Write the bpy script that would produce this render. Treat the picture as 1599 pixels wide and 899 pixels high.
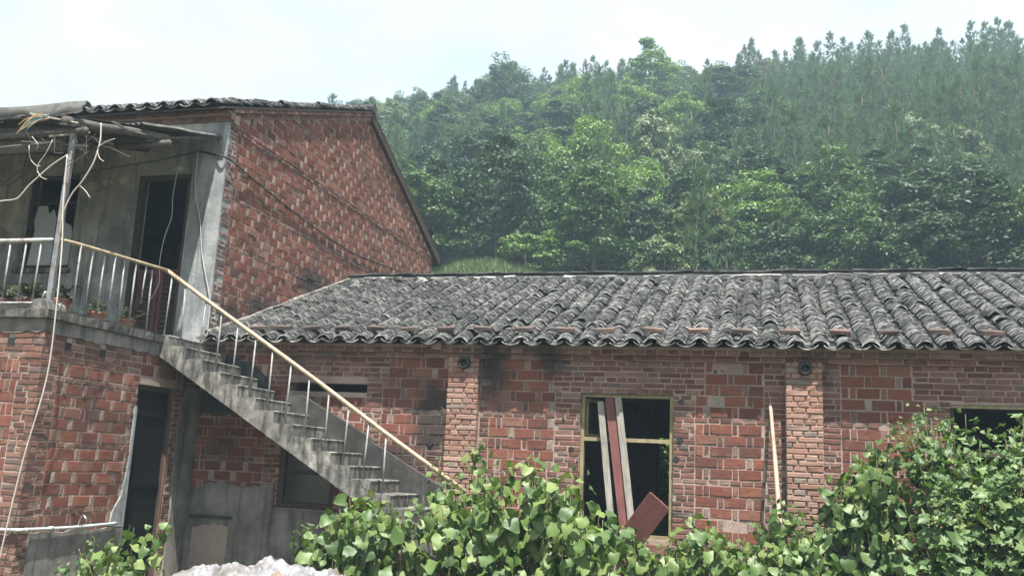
import bpy, math, random
import numpy as np
from mathutils import Vector, Matrix, noise as mnoise

for _o in list(bpy.data.objects):
    bpy.data.objects.remove(_o)
SC = bpy.context.scene
COL = SC.collection
rng = random.Random(7)
nrng = np.random.default_rng(7)

# ------------------------------------------------------------------ camera
FPX, YAW, PITCH, ROLL = 1441.0, math.radians(15.3), math.radians(10.9), math.radians(2.67)
EYE = Vector((0.0, 0.0, 1.7))
fw = Vector((-math.sin(YAW) * math.cos(PITCH), math.cos(YAW) * math.cos(PITCH), math.sin(PITCH)))
rt0 = Vector((math.cos(YAW), math.sin(YAW), 0))
up0 = rt0.cross(fw)
rt = math.cos(ROLL) * rt0 + math.sin(ROLL) * up0
up = -math.sin(ROLL) * rt0 + math.cos(ROLL) * up0
cam_d = bpy.data.cameras.new('camera')
cam_d.sensor_fit = 'HORIZONTAL'
cam_d.sensor_width = 36.0
cam_d.lens = 36.0 * FPX / 1599.0
cam_d.clip_start = 0.05
cam_d.clip_end = 2000
cam = bpy.data.objects.new('camera', cam_d)
COL.objects.link(cam)
cam.matrix_world = Matrix(((rt.x, up.x, -fw.x, EYE.x), (rt.y, up.y, -fw.y, EYE.y), (rt.z, up.z, -fw.z, EYE.z), (0, 0, 0, 1)))
SC.camera = cam

# ------------------------------------------------------------------ sky, sun, exposure
SUN = Vector((0.42, -1.0, 2.7)).normalized()
w = bpy.data.worlds.new('World')
SC.world = w
w.use_nodes = True
wn = w.node_tree
wn.nodes.clear()
wo = wn.nodes.new('ShaderNodeOutputWorld')
bg = wn.nodes.new('ShaderNodeBackground')
bg.inputs['Strength'].default_value = 0.1
sky = wn.nodes.new('ShaderNodeTexSky')
sky.sky_type = 'NISHITA'
sky.sun_disc = False
sky.sun_elevation = math.asin(SUN.z)
sky.sun_rotation = math.atan2(SUN.x, SUN.y)
sky.air_density = 1.2
sky.dust_density = 3.0
sky.ozone_density = 1.0
tc = wn.nodes.new('ShaderNodeTexCoord')
mp = wn.nodes.new('ShaderNodeMapping')
mp.inputs['Scale'].default_value = (1.0, 1.0, 2.2)
cn = wn.nodes.new('ShaderNodeTexNoise')
cn.inputs['Scale'].default_value = 2.3
cn.inputs['Detail'].default_value = 7
cn.inputs['Roughness'].default_value = 0.55
cr = wn.nodes.new('ShaderNodeValToRGB')
cr.color_ramp.elements[0].position = 0.33
cr.color_ramp.elements[0].color = (0.4, 0.4, 0.4, 1)
cr.color_ramp.elements[1].position = 0.62
cr.color_ramp.elements[1].color = (1, 1, 1, 1)
mx = wn.nodes.new('ShaderNodeMix')
mx.data_type = 'RGBA'
mx.inputs['B'].default_value = (4.25, 4.5, 4.7, 1)      # thin bright cloud veil
wn.links.new(tc.outputs['Generated'], mp.inputs['Vector'])
wn.links.new(mp.outputs['Vector'], cn.inputs['Vector'])
wn.links.new(cn.outputs['Fac'], cr.inputs['Fac'])
wn.links.new(cr.outputs['Color'], mx.inputs['Factor'])
wn.links.new(sky.outputs['Color'], mx.inputs['A'])
wn.links.new(mx.outputs['Result'], bg.inputs['Color'])
wn.links.new(bg.outputs['Background'], wo.inputs['Surface'])

sd = bpy.data.lights.new('sun', 'SUN')
sd.energy = 5.0
sd.angle = math.radians(0.6)
sd.color = (1.0, 0.955, 0.89)
sun = bpy.data.objects.new('sun', sd)
COL.objects.link(sun)
sun.rotation_euler = SUN.to_track_quat('Z', 'Y').to_euler()
sun.location = (20, -40, 90)

SC.view_settings.view_transform = 'Standard'
SC.view_settings.look = 'None'
SC.view_settings.gamma = 1.0
SC.view_settings.use_curve_mapping = False
SC.view_settings.exposure = 1.45
SC.render.engine = 'CYCLES'
SC.cycles.use_denoising = True
SC.cycles.max_bounces = 6
SC.cycles.diffuse_bounces = 3
SC.cycles.glossy_bounces = 2
SC.cycles.transmission_bounces = 4
SC.cycles.volume_bounces = 0
SC.cycles.transparent_max_bounces = 4

# ------------------------------------------------------------------ helpers
WLOC = {}

def in_view(p):
    q = Vector(p) - EYE
    d = q.dot(fw)
    if d < 0.1:
        return False
    return abs(q.dot(rt) / d) < 800 / FPX and abs(q.dot(up) / d) < 450 / FPX

def setp(o, label=None, cat=None, group=None, kind=None):
    if label: o['label'] = label
    if cat: o['category'] = cat
    if group: o['group'] = group
    if kind: o['kind'] = kind
    return o

def thing(name, label, cat, loc=(0, 0, 0), group=None):
    o = bpy.data.objects.new(name, None)
    o.empty_display_size = 0.2
    COL.objects.link(o)
    o.location = loc
    WLOC[o] = Vector(loc)
    return setp(o, label, cat, group)

def link(name, mesh, parent=None, loc=(0, 0, 0), rot=None, scale=None, mat=None):
    """link a mesh as an object at a world location (parents carry translations only)"""
    o = bpy.data.objects.new(name, mesh)
    COL.objects.link(o)
    loc = Vector(loc)
    WLOC[o] = loc
    if parent is not None:
        o.parent = parent
        o.location = loc - WLOC[parent]
    else:
        o.location = loc
    if rot is not None:
        if isinstance(rot, Matrix):
            o.rotation_euler = rot.to_euler()
        else:
            o.rotation_euler = rot
    if scale is not None:
        o.scale = scale
    if mat is not None and not mesh.materials:
        mesh.materials.append(mat)
    return o

class MB:
    def __init__(self):
        self.v, self.f = [], []
    def add(self, vs, fs):
        b = len(self.v)
        self.v.extend([tuple(p) for p in vs])
        self.f.extend([tuple(i + b for i in q) for q in fs])
        return self
    def box(self, c, s, rot=None, jit=0.0):
        hx, hy, hz = s[0] / 2, s[1] / 2, s[2] / 2
        vs = []
        for x, y, z in ((-1, -1, -1), (1, -1, -1), (1, 1, -1), (-1, 1, -1), (-1, -1, 1), (1, -1, 1), (1, 1, 1), (-1, 1, 1)):
            p = Vector((x * hx + rng.uniform(-jit, jit), y * hy + rng.uniform(-jit, jit), z * hz + rng.uniform(-jit, jit)))
            if rot is not None:
                p = rot @ p
            vs.append(p + Vector(c))
        return self.add(vs, [(0, 3, 2, 1), (4, 5, 6, 7), (0, 1, 5, 4), (1, 2, 6, 5), (2, 3, 7, 6), (3, 0, 4, 7)])
    def box2(self, a, b):
        return self.box([(a[i] + b[i]) / 2 for i in range(3)], [abs(b[i] - a[i]) for i in range(3)])
    def prism(self, pts, axis, a0, a1):
        """extrude a 2-D polygon along an axis: axis 0 -> pts are (y,z), 1 -> (x,z), 2 -> (x,y)"""
        n = len(pts)
        def P(p, a):
            return (a, p[0], p[1]) if axis == 0 else ((p[0], a, p[1]) if axis == 1 else (p[0], p[1], a))
        vs = [P(p, a0) for p in pts] + [P(p, a1) for p in pts]
        fs = [tuple(range(n))[::-1], tuple(range(n, 2 * n))]
        for i in range(n):
            j = (i + 1) % n
            fs.append((i, j, n + j, n + i))
        return self.add(vs, fs)
    def tube(self, pts, r, sides=8, smooth=3, r_end=None, lump=0.0):
        pts = [Vector(p) for p in pts]
        if smooth > 1 and len(pts) > 2:
            out = []
            for i in range(len(pts) - 1):
                p0 = pts[max(i - 1, 0)]; p1 = pts[i]; p2 = pts[i + 1]; p3 = pts[min(i + 2, len(pts) - 1)]
                for k in range(smooth):
                    t = k / smooth
                    out.append(0.5 * ((2 * p1) + (-p0 + p2) * t + (2 * p0 - 5 * p1 + 4 * p2 - p3) * t * t + (-p0 + 3 * p1 - 3 * p2 + p3) * t ** 3))
            out.append(pts[-1])
            pts = out
        n = len(pts)
        vs, fs = [], []
        ref = Vector((0.13, 0.21, 0.97))
        for i, p in enumerate(pts):
            t = (pts[min(i + 1, n - 1)] - pts[max(i - 1, 0)]).normalized()
            a = ref - t * ref.dot(t)
            if a.length < 0.1:
                a = Vector((1, 0, 0)) - t * t.x
            a.normalize()
            b = t.cross(a)
            ref = a
            rr = r if r_end is None else r + (r_end - r) * i / (n - 1)
            for k in range(sides):
                an = 2 * math.pi * k / sides
                q = rr * (1 + (rng.uniform(-lump, lump) if lump else 0))
                vs.append(p + (a * math.cos(an) + b * math.sin(an)) * q)
        for i in range(n - 1):
            for k in range(sides):
                k2 = (k + 1) % sides
                fs.append((i * sides + k, i * sides + k2, (i + 1) * sides + k2, (i + 1) * sides + k))
        fs.append(tuple(range(sides))[::-1])
        fs.append(tuple(range((n - 1) * sides, n * sides)))
        return self.add(vs, fs)
    def mesh(self, name, mat, smooth=False, origin=(0, 0, 0)):
        o = Vector(origin)
        me = bpy.data.meshes.new(name)
        me.from_pydata([(p[0] - o.x, p[1] - o.y, p[2] - o.z) for p in self.v], [], self.f)
        me.update()
        if mat is not None:
            me.materials.append(mat)
        if smooth:
            me.polygons.foreach_set('use_smooth', [True] * len(me.polygons))
        return me
    def build(self, name, mat, parent=None, smooth=False, origin=None):
        if origin is None:
            origin = WLOC[parent] if parent is not None else (sum((Vector(p) for p in self.v), Vector()) / len(self.v))
        return link(name, self.mesh(name, mat, smooth, origin), parent, origin)

def np_mesh(name, V, F, mat, smooth=False):
    """V (n,3) array, F list of (m,k) index arrays"""
    me = bpy.data.meshes.new(name)
    F = [np.asarray(q, dtype=np.int32) for q in F if len(q)]
    nl = sum(q.size for q in F)
    me.vertices.add(len(V))
    me.vertices.foreach_set('co', np.asarray(V, dtype=np.float32).ravel())
    me.loops.add(nl)
    me.loops.foreach_set('vertex_index', np.concatenate([q.ravel() for q in F]))
    starts, tot = [], 0
    for q in F:
        starts.append(tot + np.arange(len(q)) * q.shape[1])
        tot += q.size
    starts = np.concatenate(starts)
    me.polygons.add(len(starts))
    me.polygons.foreach_set('loop_start', starts.astype(np.int32))
    me.update(calc_edges=True)
    me.validate()
    if mat is not None:
        me.materials.append(mat)
    me.polygons.foreach_set('use_smooth', [bool(smooth)] * len(me.polygons))
    return me

class Joiner:
    """collects transformed copies of small source meshes (V, quads, tris) into one mesh"""
    def __init__(self):
        self.V, self.Q, self.n = [], {}, 0
    def add(self, V, Fs):
        self.V.append(V)
        for F in Fs:
            self.Q.setdefault(F.shape[1], []).append(F + self.n)
        self.n += len(V)
    def mesh(self, name, mat, origin=(0, 0, 0), smooth=False):
        V = np.concatenate(self.V) - np.array(origin)
        return np_mesh(name, V, [np.concatenate(q) for q in self.Q.values()], mat, smooth)

# ------------------------------------------------------------------ materials
class NT:
    def __init__(self, name):
        self.m = bpy.data.materials.new(name)
        self.m.use_nodes = True
        self.t = self.m.node_tree
        self.t.nodes.clear()
        self.out = self.n('ShaderNodeOutputMaterial')
        self._pos = None
    def n(self, kind, **kw):
        nd = self.t.nodes.new(kind)
        for k, v in kw.items():
            setattr(nd, k, v)
        return nd
    def l(self, a, b):
        self.t.links.new(a, b)
    def pos(self):
        if self._pos is None:
            self._pos = self.n('ShaderNodeNewGeometry')
        return self._pos.outputs['Position']
    def rnd(self):
        self.pos()
        oi = self.n('ShaderNodeObjectInfo')
        a = self.math('ADD', oi.outputs['Random'], self._pos.outputs['Random Per Island'])
        return self.math('FRACT', a)
    def math(self, op, a, b=None, clamp=False):
        m = self.n('ShaderNodeMath', operation=op, use_clamp=clamp)
        for i, x in enumerate((a, b)):
            if x is None: continue
            if isinstance(x, (int, float)): m.inputs[i].default_value = x
            else: self.l(x, m.inputs[i])
        return m.outputs[0]
    def noise(self, scale, detail=4, rough=0.55, vec=None, stretch=None, off=None):
        nz = self.n('ShaderNodeTexNoise')
        nz.inputs['Scale'].default_value = scale
        nz.inputs['Detail'].default_value = detail
        nz.inputs['Roughness'].default_value = rough
        v = vec or self.pos()
        if stretch or off:
            mp = self.n('ShaderNodeMapping')
            if stretch: mp.inputs['Scale'].default_value = stretch
            if off: mp.inputs['Location'].default_value = off
            self.l(v, mp.inputs['Vector'])
            v = mp.outputs['Vector']
        self.l(v, nz.inputs['Vector'])
        return nz.outputs['Fac']
    def ramp(self, fac, stops, interp='LINEAR'):
        r = self.n('ShaderNodeValToRGB')
        r.color_ramp.interpolation = interp
        e = r.color_ramp.elements
        while len(e) < len(stops):
            e.new(0.5)
        for i, (p, c) in enumerate(stops):
            e[i].position = p
            if isinstance(c, (int, float)): c = (c, c, c)
            e[i].color = (*c, 1)
        self.l(fac, r.inputs['Fac'])
        return r.outputs['Color']
    def mix(self, fac, a, b, blend='MIX'):
        m = self.n('ShaderNodeMix', data_type='RGBA', blend_type=blend)
        for key, x in (('Factor', fac), ('A', a), ('B', b)):
            s = m.inputs[key] if key != 'Factor' else m.inputs[0]
            if key in 'AB':
                s = [i for i in m.inputs if i.name == key and i.type == 'RGBA'][0]
            if isinstance(x, (int, float)): s.default_value = x if key == 'Factor' else (x, x, x, 1)
            elif isinstance(x, tuple): s.default_value = (*x, 1)
            else: self.l(x, s)
        return [o for o in m.outputs if o.type == 'RGBA'][0]
    def blob(self, c, r, edge=0.6, wob=0.35, scale=4.0):
        """0..1 mask of a stain round a point in the place, with a ragged edge"""
        d = self.n('ShaderNodeVectorMath', operation='SUBTRACT')
        self.l(self.pos(), d.inputs[0])
        d.inputs[1].default_value = c
        s = self.n('ShaderNodeVectorMath', operation='DIVIDE')
        self.l(d.outputs[0], s.inputs[0])
        s.inputs[1].default_value = r
        ln = self.n('ShaderNodeVectorMath', operation='LENGTH')
        self.l(s.outputs[0], ln.inputs[0])
        nz = self.noise(scale, 5, 0.65)
        a = self.math('MULTIPLY', self.math('SUBTRACT', nz, 0.5), 2 * wob * 2)
        b = self.math('ADD', ln.outputs['Value'], a)
        m = self.n('ShaderNodeMapRange')
        self.l(b, m.inputs['Value'])
        m.inputs['From Min'].default_value = 1.0
        m.inputs['From Max'].default_value = 1.0 - edge
        return m.outputs['Result']
    def finish(self, color, rough=0.9, bump=None, bstr=0.3, bdist=0.01, spec=0.25, metal=0.0):
        p = self.n('ShaderNodeBsdfPrincipled')
        if isinstance(color, tuple): p.inputs['Base Color'].default_value = (*color, 1)
        else: self.l(color, p.inputs['Base Color'])
        if isinstance(rough, (int, float)): p.inputs['Roughness'].default_value = rough
        else: self.l(rough, p.inputs['Roughness'])
        p.inputs['Specular IOR Level'].default_value = spec
        p.inputs['Metallic'].default_value = metal
        if bump is not None:
            b = self.n('ShaderNodeBump')
            b.inputs['Strength'].default_value = bstr
            b.inputs['Distance'].default_value = bdist
            self.l(bump, b.inputs['Height'])
            self.l(b.outputs['Normal'], p.inputs['Normal'])
        self.l(p.outputs['BSDF'], self.out.inputs['Surface'])
        self.p = p
        return self.m

STAINS = [((-7.2, 12.3, 3.75), (0.5, 0.75, 0.38)), ((-7.2, 13.9, 4.5), (0.5, 0.95, 0.33)), ((-7.2, 11.4, 3.45), (0.5, 0.5, 0.45)),
          ((-3.95, 10.9, 2.2), (0.3, 0.5, 0.75)), ((-2.45, 10.9, 2.95), (0.22, 0.5, 0.3)), ((-4.4, 10.9, 1.6), (0.6, 0.5, 0.42)),
          ((-3.15, 10.9, 2.9), (0.25, 0.4, 0.5))]

def mat_brick(name, stops, mould=0.63, wash=0.3):
    t = NT(name)
    r = t.rnd()
    col = t.ramp(r, stops)
    grain = t.noise(45, 5, 0.7)
    col = t.mix(0.75, col, t.ramp(grain, [(0.25, 0.55), (0.5, 1.0), (0.78, 1.3)]), 'MULTIPLY')
    # pale lime and cement smears
    sm = t.ramp(t.noise(9, 6, 0.7), [(0.55, 0.0), (0.74, wash)])
    col = t.mix(sm, col, (0.34, 0.265, 0.22))
    # dark mould that follows patches of the wall
    md = t.ramp(t.noise(1.3, 6, 0.68, off=(3.1, 0, 1.7)), [(mould - 0.12, 0.0), (mould + 0.1, 0.72)])
    col = t.mix(md, col, (0.055, 0.05, 0.046))
    mask = None
    for c, rr in STAINS:
        b = t.blob(c, rr)
        mask = b if mask is None else t.math('MAXIMUM', mask, b)
    col = t.mix(t.math('MULTIPLY', mask, 0.85), col, (0.035, 0.034, 0.032))
    bh = t.math('ADD', t.noise(60, 4, 0.7), t.math('MULTIPLY', t.noise(14, 3), 1.2))
    return t.finish(col, 0.92, bh, 0.55, 0.012, spec=0.2)

M = {}
M['brick'] = mat_brick('brick_red', [(0.0, (0.108, 0.045, 0.033)), (0.3, (0.14, 0.055, 0.039)), (0.65, (0.168, 0.065, 0.045)), (0.9, (0.2, 0.08, 0.054)), (1.0, (0.19, 0.105, 0.077))], mould=0.67)
M['header'] = mat_brick('brick_header', [(0.0, (0.1267, 0.0673, 0.0523)), (0.35, (0.1980, 0.1267, 0.1030)), (0.75, (0.2455, 0.1822, 0.1544)), (1.0, (0.2851, 0.2455, 0.2138))])
M['flat'] = mat_brick('brick_flat', [(0.0, (0.0968, 0.0493, 0.0396)), (0.35, (0.1452, 0.0704, 0.0537)), (0.7, (0.1848, 0.0950, 0.0722)), (0.92, (0.2200, 0.1452, 0.1188)), (1.0, (0.0924, 0.0774, 0.0704))])
M['pier'] = mat_brick('brick_pier', [(0.0, (0.21, 0.12, 0.092)), (0.4, (0.28, 0.16, 0.12)), (0.8, (0.33, 0.215, 0.17)), (1.0, (0.17, 0.145, 0.125))], mould=0.7)
M['orange'] = mat_brick('brick_orange', [(0.0, (0.36, 0.13, 0.07)), (1.0, (0.46, 0.19, 0.10))], mould=0.75)
M['old_brick'] = mat_brick('brick_old', [(0.0, (0.10, 0.072, 0.064)), (0.5, (0.155, 0.10, 0.085)), (1.0, (0.21, 0.14, 0.115))], mould=0.52)
M['mortar'] = mat_brick('mortar', [(0.0, (0.3186, 0.2478, 0.2100)), (1.0, (0.3186, 0.2478, 0.2100))], mould=0.6)

def mat_plaster(name, base, dark, light, scale=1.6, streak=True, bl=()):
    t = NT(name)
    a = t.noise(scale, 7, 0.65)
    col = t.ramp(a, [(0.28, dark), (0.5, base), (0.72, light)])
    if streak:
        s = t.noise(3.0, 5, 0.7, stretch=(2.2, 2.2, 0.22))
        col = t.mix(t.ramp(s, [(0.48, 0.0), (0.7, 0.75)]), col, tuple(x * 0.35 for x in dark))
    sp = t.noise(22, 5, 0.75)
    col = t.mix(t.ramp(sp, [(0.6, 0.0), (0.72, 0.45)]), col, light)
    for c, rr, cc in bl:
        col = t.mix(t.math('MULTIPLY', t.blob(c, rr), 0.9), col, cc)
    return t.finish(col, 0.93, t.math('ADD', t.noise(30, 5, 0.7), t.math('MULTIPLY', a, 1.5)), 0.45, 0.015, spec=0.2)

M['plaster'] = mat_plaster('plaster_front', (0.2970, 0.3038, 0.2903), (0.1485, 0.1512, 0.1458), (0.5670, 0.5670, 0.5400))
M['plaster_pale'] = mat_plaster('plaster_pale', (0.25, 0.265, 0.268), (0.13, 0.138, 0.14), (0.38, 0.39, 0.388), scale=2.4)
M['limewash'] = mat_plaster('limewash', (0.46, 0.44, 0.40), (0.27, 0.26, 0.24), (0.58, 0.56, 0.52))
M['cement'] = mat_plaster('cement', (0.175, 0.165, 0.155), (0.075, 0.072, 0.07), (0.31, 0.295, 0.275), scale=2.2)
t = NT('concrete')
_c = t.ramp(t.noise(6.5, 6, 0.62), [(0.34, (0.085, 0.083, 0.078)), (0.46, (0.15, 0.145, 0.132)), (0.58, (0.22, 0.21, 0.186)), (0.7, (0.34, 0.325, 0.29))])
_c = t.mix(t.ramp(t.noise(7.0, 5, 0.7, stretch=(1.6, 1.6, 0.3)), [(0.44, 0.0), (0.6, 0.9)]), _c, (0.045, 0.044, 0.042))
_c = t.mix(t.ramp(t.noise(40, 4, 0.7), [(0.6, 0.0), (0.75, 0.5)]), _c, (0.42, 0.40, 0.36))
M['concrete'] = t.finish(_c, 0.93, t.math('ADD', t.noise(35, 5, 0.7), t.noise(8, 4)), 0.5, 0.015, spec=0.2)
M['parapet'] = mat_plaster('concrete_dark', (0.048, 0.046, 0.043), (0.027, 0.026, 0.025), (0.085, 0.081, 0.075), scale=3.0)
M['pinkrender'] = mat_plaster('render_pink', (0.29, 0.235, 0.21), (0.2, 0.165, 0.15), (0.36, 0.30, 0.265), scale=3.0, streak=False)
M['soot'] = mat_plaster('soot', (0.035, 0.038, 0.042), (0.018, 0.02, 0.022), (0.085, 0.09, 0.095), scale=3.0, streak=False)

def mat_tile(name, stops, lich=0.16):
    t = NT(name)
    col = t.ramp(t.rnd(), stops)
    g = t.noise(28, 6, 0.72)
    col = t.mix(0.45, col, t.ramp(g, [(0.28, 0.42), (0.5, 1.0), (0.75, 1.5)]), 'MULTIPLY')
    pat = t.noise(1.1, 5, 0.62, stretch=(1.0, 0.55, 0.55))
    col = t.mix(t.ramp(pat, [(0.5, 0.0), (0.68, 0.72)]), col, (0.035, 0.035, 0.034))
    lc = t.noise(17, 5, 0.75, off=(5, 2, 1))
    col = t.mix(t.ramp(lc, [(0.58, 0.0), (0.72, lich)]), col, (0.36, 0.36, 0.33))
    return t.finish(col, 0.9, t.noise(55, 4, 0.7), 0.5, 0.008, spec=0.25)

M['tile'] = mat_tile('clay_tile_grey', [(0.0, (0.0196, 0.0202, 0.0202)), (0.3, (0.0393, 0.0399, 0.0393)), (0.65, (0.0673, 0.0673, 0.0656)), (0.9, (0.1066, 0.1066, 0.1021)), (1.0, (0.1515, 0.1515, 0.1448))])
M['pan'] = mat_tile('clay_tile_pan', [(0.0, (0.0237, 0.0237, 0.0237)), (0.5, (0.0574, 0.0574, 0.0560)), (1.0, (0.1283, 0.1283, 0.1229))], lich=0.35)
M['tile_dark'] = mat_tile('clay_tile_mossy', [(0.0, (0.012, 0.0125, 0.013)), (0.6, (0.026, 0.027, 0.027)), (1.0, (0.06, 0.06, 0.058))], lich=0.12)
M['tile_edge'] = mat_tile('clay_tile_worn_edge', [(0.0, (0.1275, 0.1275, 0.1238)), (0.5, (0.2550, 0.2525, 0.2397)), (1.0, (0.4335, 0.4272, 0.4080))], lich=0.5)
M['ridge_tile'] = mat_tile('clay_tile_ridge', [(0.0, (0.09, 0.09, 0.085)), (0.6, (0.19, 0.187, 0.178)), (1.0, (0.34, 0.335, 0.315))], lich=0.5)
M['dark_mortar'] = mat_plaster('mortar_mouldy', (0.06, 0.06, 0.06), (0.03, 0.03, 0.03), (0.12, 0.12, 0.115), scale=4, streak=False)
M['deck'] = NT('roof_boards').finish((0.05, 0.042, 0.036), 0.95)

def mat_wood(name, base, dark, axis=(6, 6, 0.5), rough=0.8, scale=7, spec=0.25):
    t = NT(name)
    tcn = t.n('ShaderNodeTexCoord')
    g = t.noise(scale, 6, 0.65, vec=tcn.outputs['Object'], stretch=axis)
    col = t.ramp(g, [(0.3, dark), (0.62, base)])
    s = t.noise(3.2, 4, 0.6)
    col = t.mix(t.ramp(s, [(0.5, 0.0), (0.75, 0.5)]), col, tuple(x * 0.55 for x in dark))
    return t.finish(col, rough, g, 0.3, 0.006, spec=spec)

M['wood_grey'] = mat_wood('wood_weathered', (0.29, 0.272, 0.235), (0.14, 0.13, 0.113))
M['wood_dark'] = mat_wood('wood_dark', (0.075, 0.052, 0.042), (0.035, 0.026, 0.022))
M['door_black'] = mat_wood('door_black', (0.013, 0.012, 0.0115), (0.007, 0.0065, 0.0065), spec=0.03, rough=0.95)
M['wood_brown'] = mat_wood('wood_brown', (0.17, 0.095, 0.055), (0.09, 0.05, 0.032))
M['wood_log'] = mat_wood('wood_log', (0.115, 0.105, 0.094), (0.05, 0.046, 0.042), axis=(6, 1, 6))
M['red_paint'] = mat_wood('red_paint_worn', (0.165, 0.066, 0.057), (0.105, 0.04, 0.036), rough=0.7)
M['frame_paint'] = mat_wood('olive_frame', (0.30, 0.255, 0.15), (0.17, 0.14, 0.085))
M['pole'] = mat_wood('peeled_pole', (0.40, 0.325, 0.245), (0.25, 0.19, 0.135))

def mat_simple(name, col, rough=0.6, metal=0.0, var=0.25, scale=8, spec=0.4, rust=0.0):
    t = NT(name)
    g = t.noise(scale, 5, 0.65)
    c = t.mix(t.ramp(g, [(0.42, 0.0), (0.72, 1.0)]), col, tuple(x * (1 - var * 2) for x in col))
    if rust:
        c = t.mix(t.ramp(t.noise(14, 6, 0.72, off=(2, 4, 6)), [(0.52, 0.0), (0.66, rust)]), c, (0.10, 0.05, 0.028))
    return t.finish(c, rough, t.noise(scale * 5, 3), 0.12, 0.004, spec=spec, metal=metal)

M['rail_cream'] = mat_simple('rail_cream_paint', (0.38, 0.305, 0.20), 0.5, var=0.2, rust=0.75)
M['rail_grey'] = mat_simple('rail_grey_steel', (0.40, 0.40, 0.385), 0.45, var=0.25, rust=0.75)
M['bar_grey'] = mat_simple('bar_grey_paint', (0.26, 0.268, 0.266), 0.55, var=0.2, rust=0.75)
M['post_grey'] = mat_simple('post_grey_steel', (0.2, 0.21, 0.215), 0.55, var=0.25, rust=0.75)
M['cable_white'] = mat_simple('cable_white', (0.46, 0.42, 0.375), 0.5, var=0.12)
M['cable_black'] = mat_simple('cable_black', (0.03, 0.03, 0.032), 0.6)
M['pvc'] = mat_simple('pvc_pale', (0.42, 0.47, 0.455), 0.4, var=0.12)
M['black_plastic'] = mat_simple('black_plastic', (0.022, 0.022, 0.024), 0.45)
M['chrome'] = mat_simple('tap_metal', (0.55, 0.56, 0.56), 0.25, metal=0.9, var=0.1)
M['terracotta'] = mat_simple('terracotta', (0.30, 0.135, 0.09), 0.85)
M['asbestos'] = mat_plaster('asbestos_sheet', (0.105, 0.104, 0.097), (0.05, 0.049, 0.047), (0.17, 0.167, 0.157), scale=3.0)
M['orange_bits'] = mat_simple('frayed_cord_tan', (0.50, 0.37, 0.21), 0.7)
M['blue_cord'] = mat_simple('blue_cord', (0.10, 0.32, 0.42), 0.6)
t = NT('glass_painted_sky')
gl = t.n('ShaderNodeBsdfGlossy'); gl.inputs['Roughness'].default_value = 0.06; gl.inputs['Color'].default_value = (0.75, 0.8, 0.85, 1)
df = t.n('ShaderNodeBsdfDiffuse'); df.inputs['Color'].default_value = (0.66, 0.72, 0.78, 1)  # pale blue diffuse colour stands in for bright sky reflected in the panes
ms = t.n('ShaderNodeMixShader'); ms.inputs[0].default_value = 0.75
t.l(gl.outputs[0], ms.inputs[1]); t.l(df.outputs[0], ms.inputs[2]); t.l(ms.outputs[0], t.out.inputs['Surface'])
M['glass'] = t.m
t = NT('dark_glass')
M['dark_glass'] = t.finish((0.02, 0.024, 0.026), 0.12, spec=0.6)

def mat_leaf(name, stops, trans=0.24, gloss=0.035, tint=None, rough=0.5):
    t = NT(name)
    col = t.ramp(t.rnd(), stops)
    n2 = t.noise(0.35, 3, 0.5)
    if tint:
        col = t.mix(t.ramp(n2, [(0.4, 0.0), (0.62, 0.6)]), col, tint)
    d = t.n('ShaderNodeBsdfDiffuse'); t.l(col, d.inputs['Color'])
    tr = t.n('ShaderNodeBsdfTranslucent')
    t.l(t.mix(1.0, col, (1.25, 1.35, 0.6), 'MULTIPLY'), tr.inputs['Color'])
    m1 = t.n('ShaderNodeMixShader'); m1.inputs[0].default_value = trans
    t.l(d.outputs[0], m1.inputs[1]); t.l(tr.outputs[0], m1.inputs[2])
    g = t.n('ShaderNodeBsdfGlossy'); g.inputs['Roughness'].default_value = rough
    g.inputs['Color'].default_value = (0.8, 0.85, 0.8, 1)
    m2 = t.n('ShaderNodeMixShader'); m2.inputs[0].default_value = gloss
    t.l(m1.outputs[0], m2.inputs[1]); t.l(g.outputs[0], m2.inputs[2])
    t.l(m2.outputs[0], t.out.inputs['Surface'])
    return t.m

M['leaf'] = mat_leaf('leaf_heart', [(0.0, (0.04, 0.08, 0.022)), (0.35, (0.075, 0.13, 0.036)), (0.75, (0.12, 0.18, 0.048)), (1.0, (0.18, 0.235, 0.075))], trans=0.28)
M['leaf_lobed'] = mat_leaf('leaf_lobed', [(0.0, (0.0528, 0.1012, 0.0352)), (0.5, (0.0880, 0.1496, 0.0484)), (0.9, (0.1320, 0.1892, 0.0704)), (1.0, (0.1760, 0.2112, 0.0748))], gloss=0.03)
M['leaf_pot'] = mat_leaf('leaf_pot_plant', [(0.0, (0.03, 0.04, 0.026)), (0.6, (0.07, 0.08, 0.055)), (1.0, (0.15, 0.16, 0.125))])
M['stem'] = mat_simple('stem_green_brown', (0.13, 0.12, 0.055), 0.7)
M['bark'] = mat_wood('bark', (0.12, 0.10, 0.08), (0.055, 0.046, 0.038))
M['pine'] = mat_leaf('pine_needles', [(0.0, (0.0429, 0.0815, 0.0429)), (0.5, (0.0686, 0.1201, 0.0558)), (1.0, (0.1030, 0.1587, 0.0686))], trans=0.3, gloss=0.02, rough=0.6, tint=(0.0901, 0.1416, 0.0601))
M['pine_dry'] = mat_leaf('pine_needles_dry', [(0.0, (0.10, 0.075, 0.045)), (1.0, (0.15, 0.12, 0.075))], trans=0.2, gloss=0.03)
M['broad_bright'] = mat_leaf('broadleaf_bright', [(0.0, (0.0940, 0.1658, 0.0442)), (0.6, (0.1326, 0.2210, 0.0575)), (1.0, (0.1878, 0.2762, 0.0829))], gloss=0.035, trans=0.25)
M['broad_mid'] = mat_leaf('broadleaf_mid', [(0.0, (0.0442, 0.0840, 0.0309)), (0.6, (0.0663, 0.1149, 0.0398)), (1.0, (0.1017, 0.1547, 0.0575))], gloss=0.035, trans=0.25)
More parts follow.
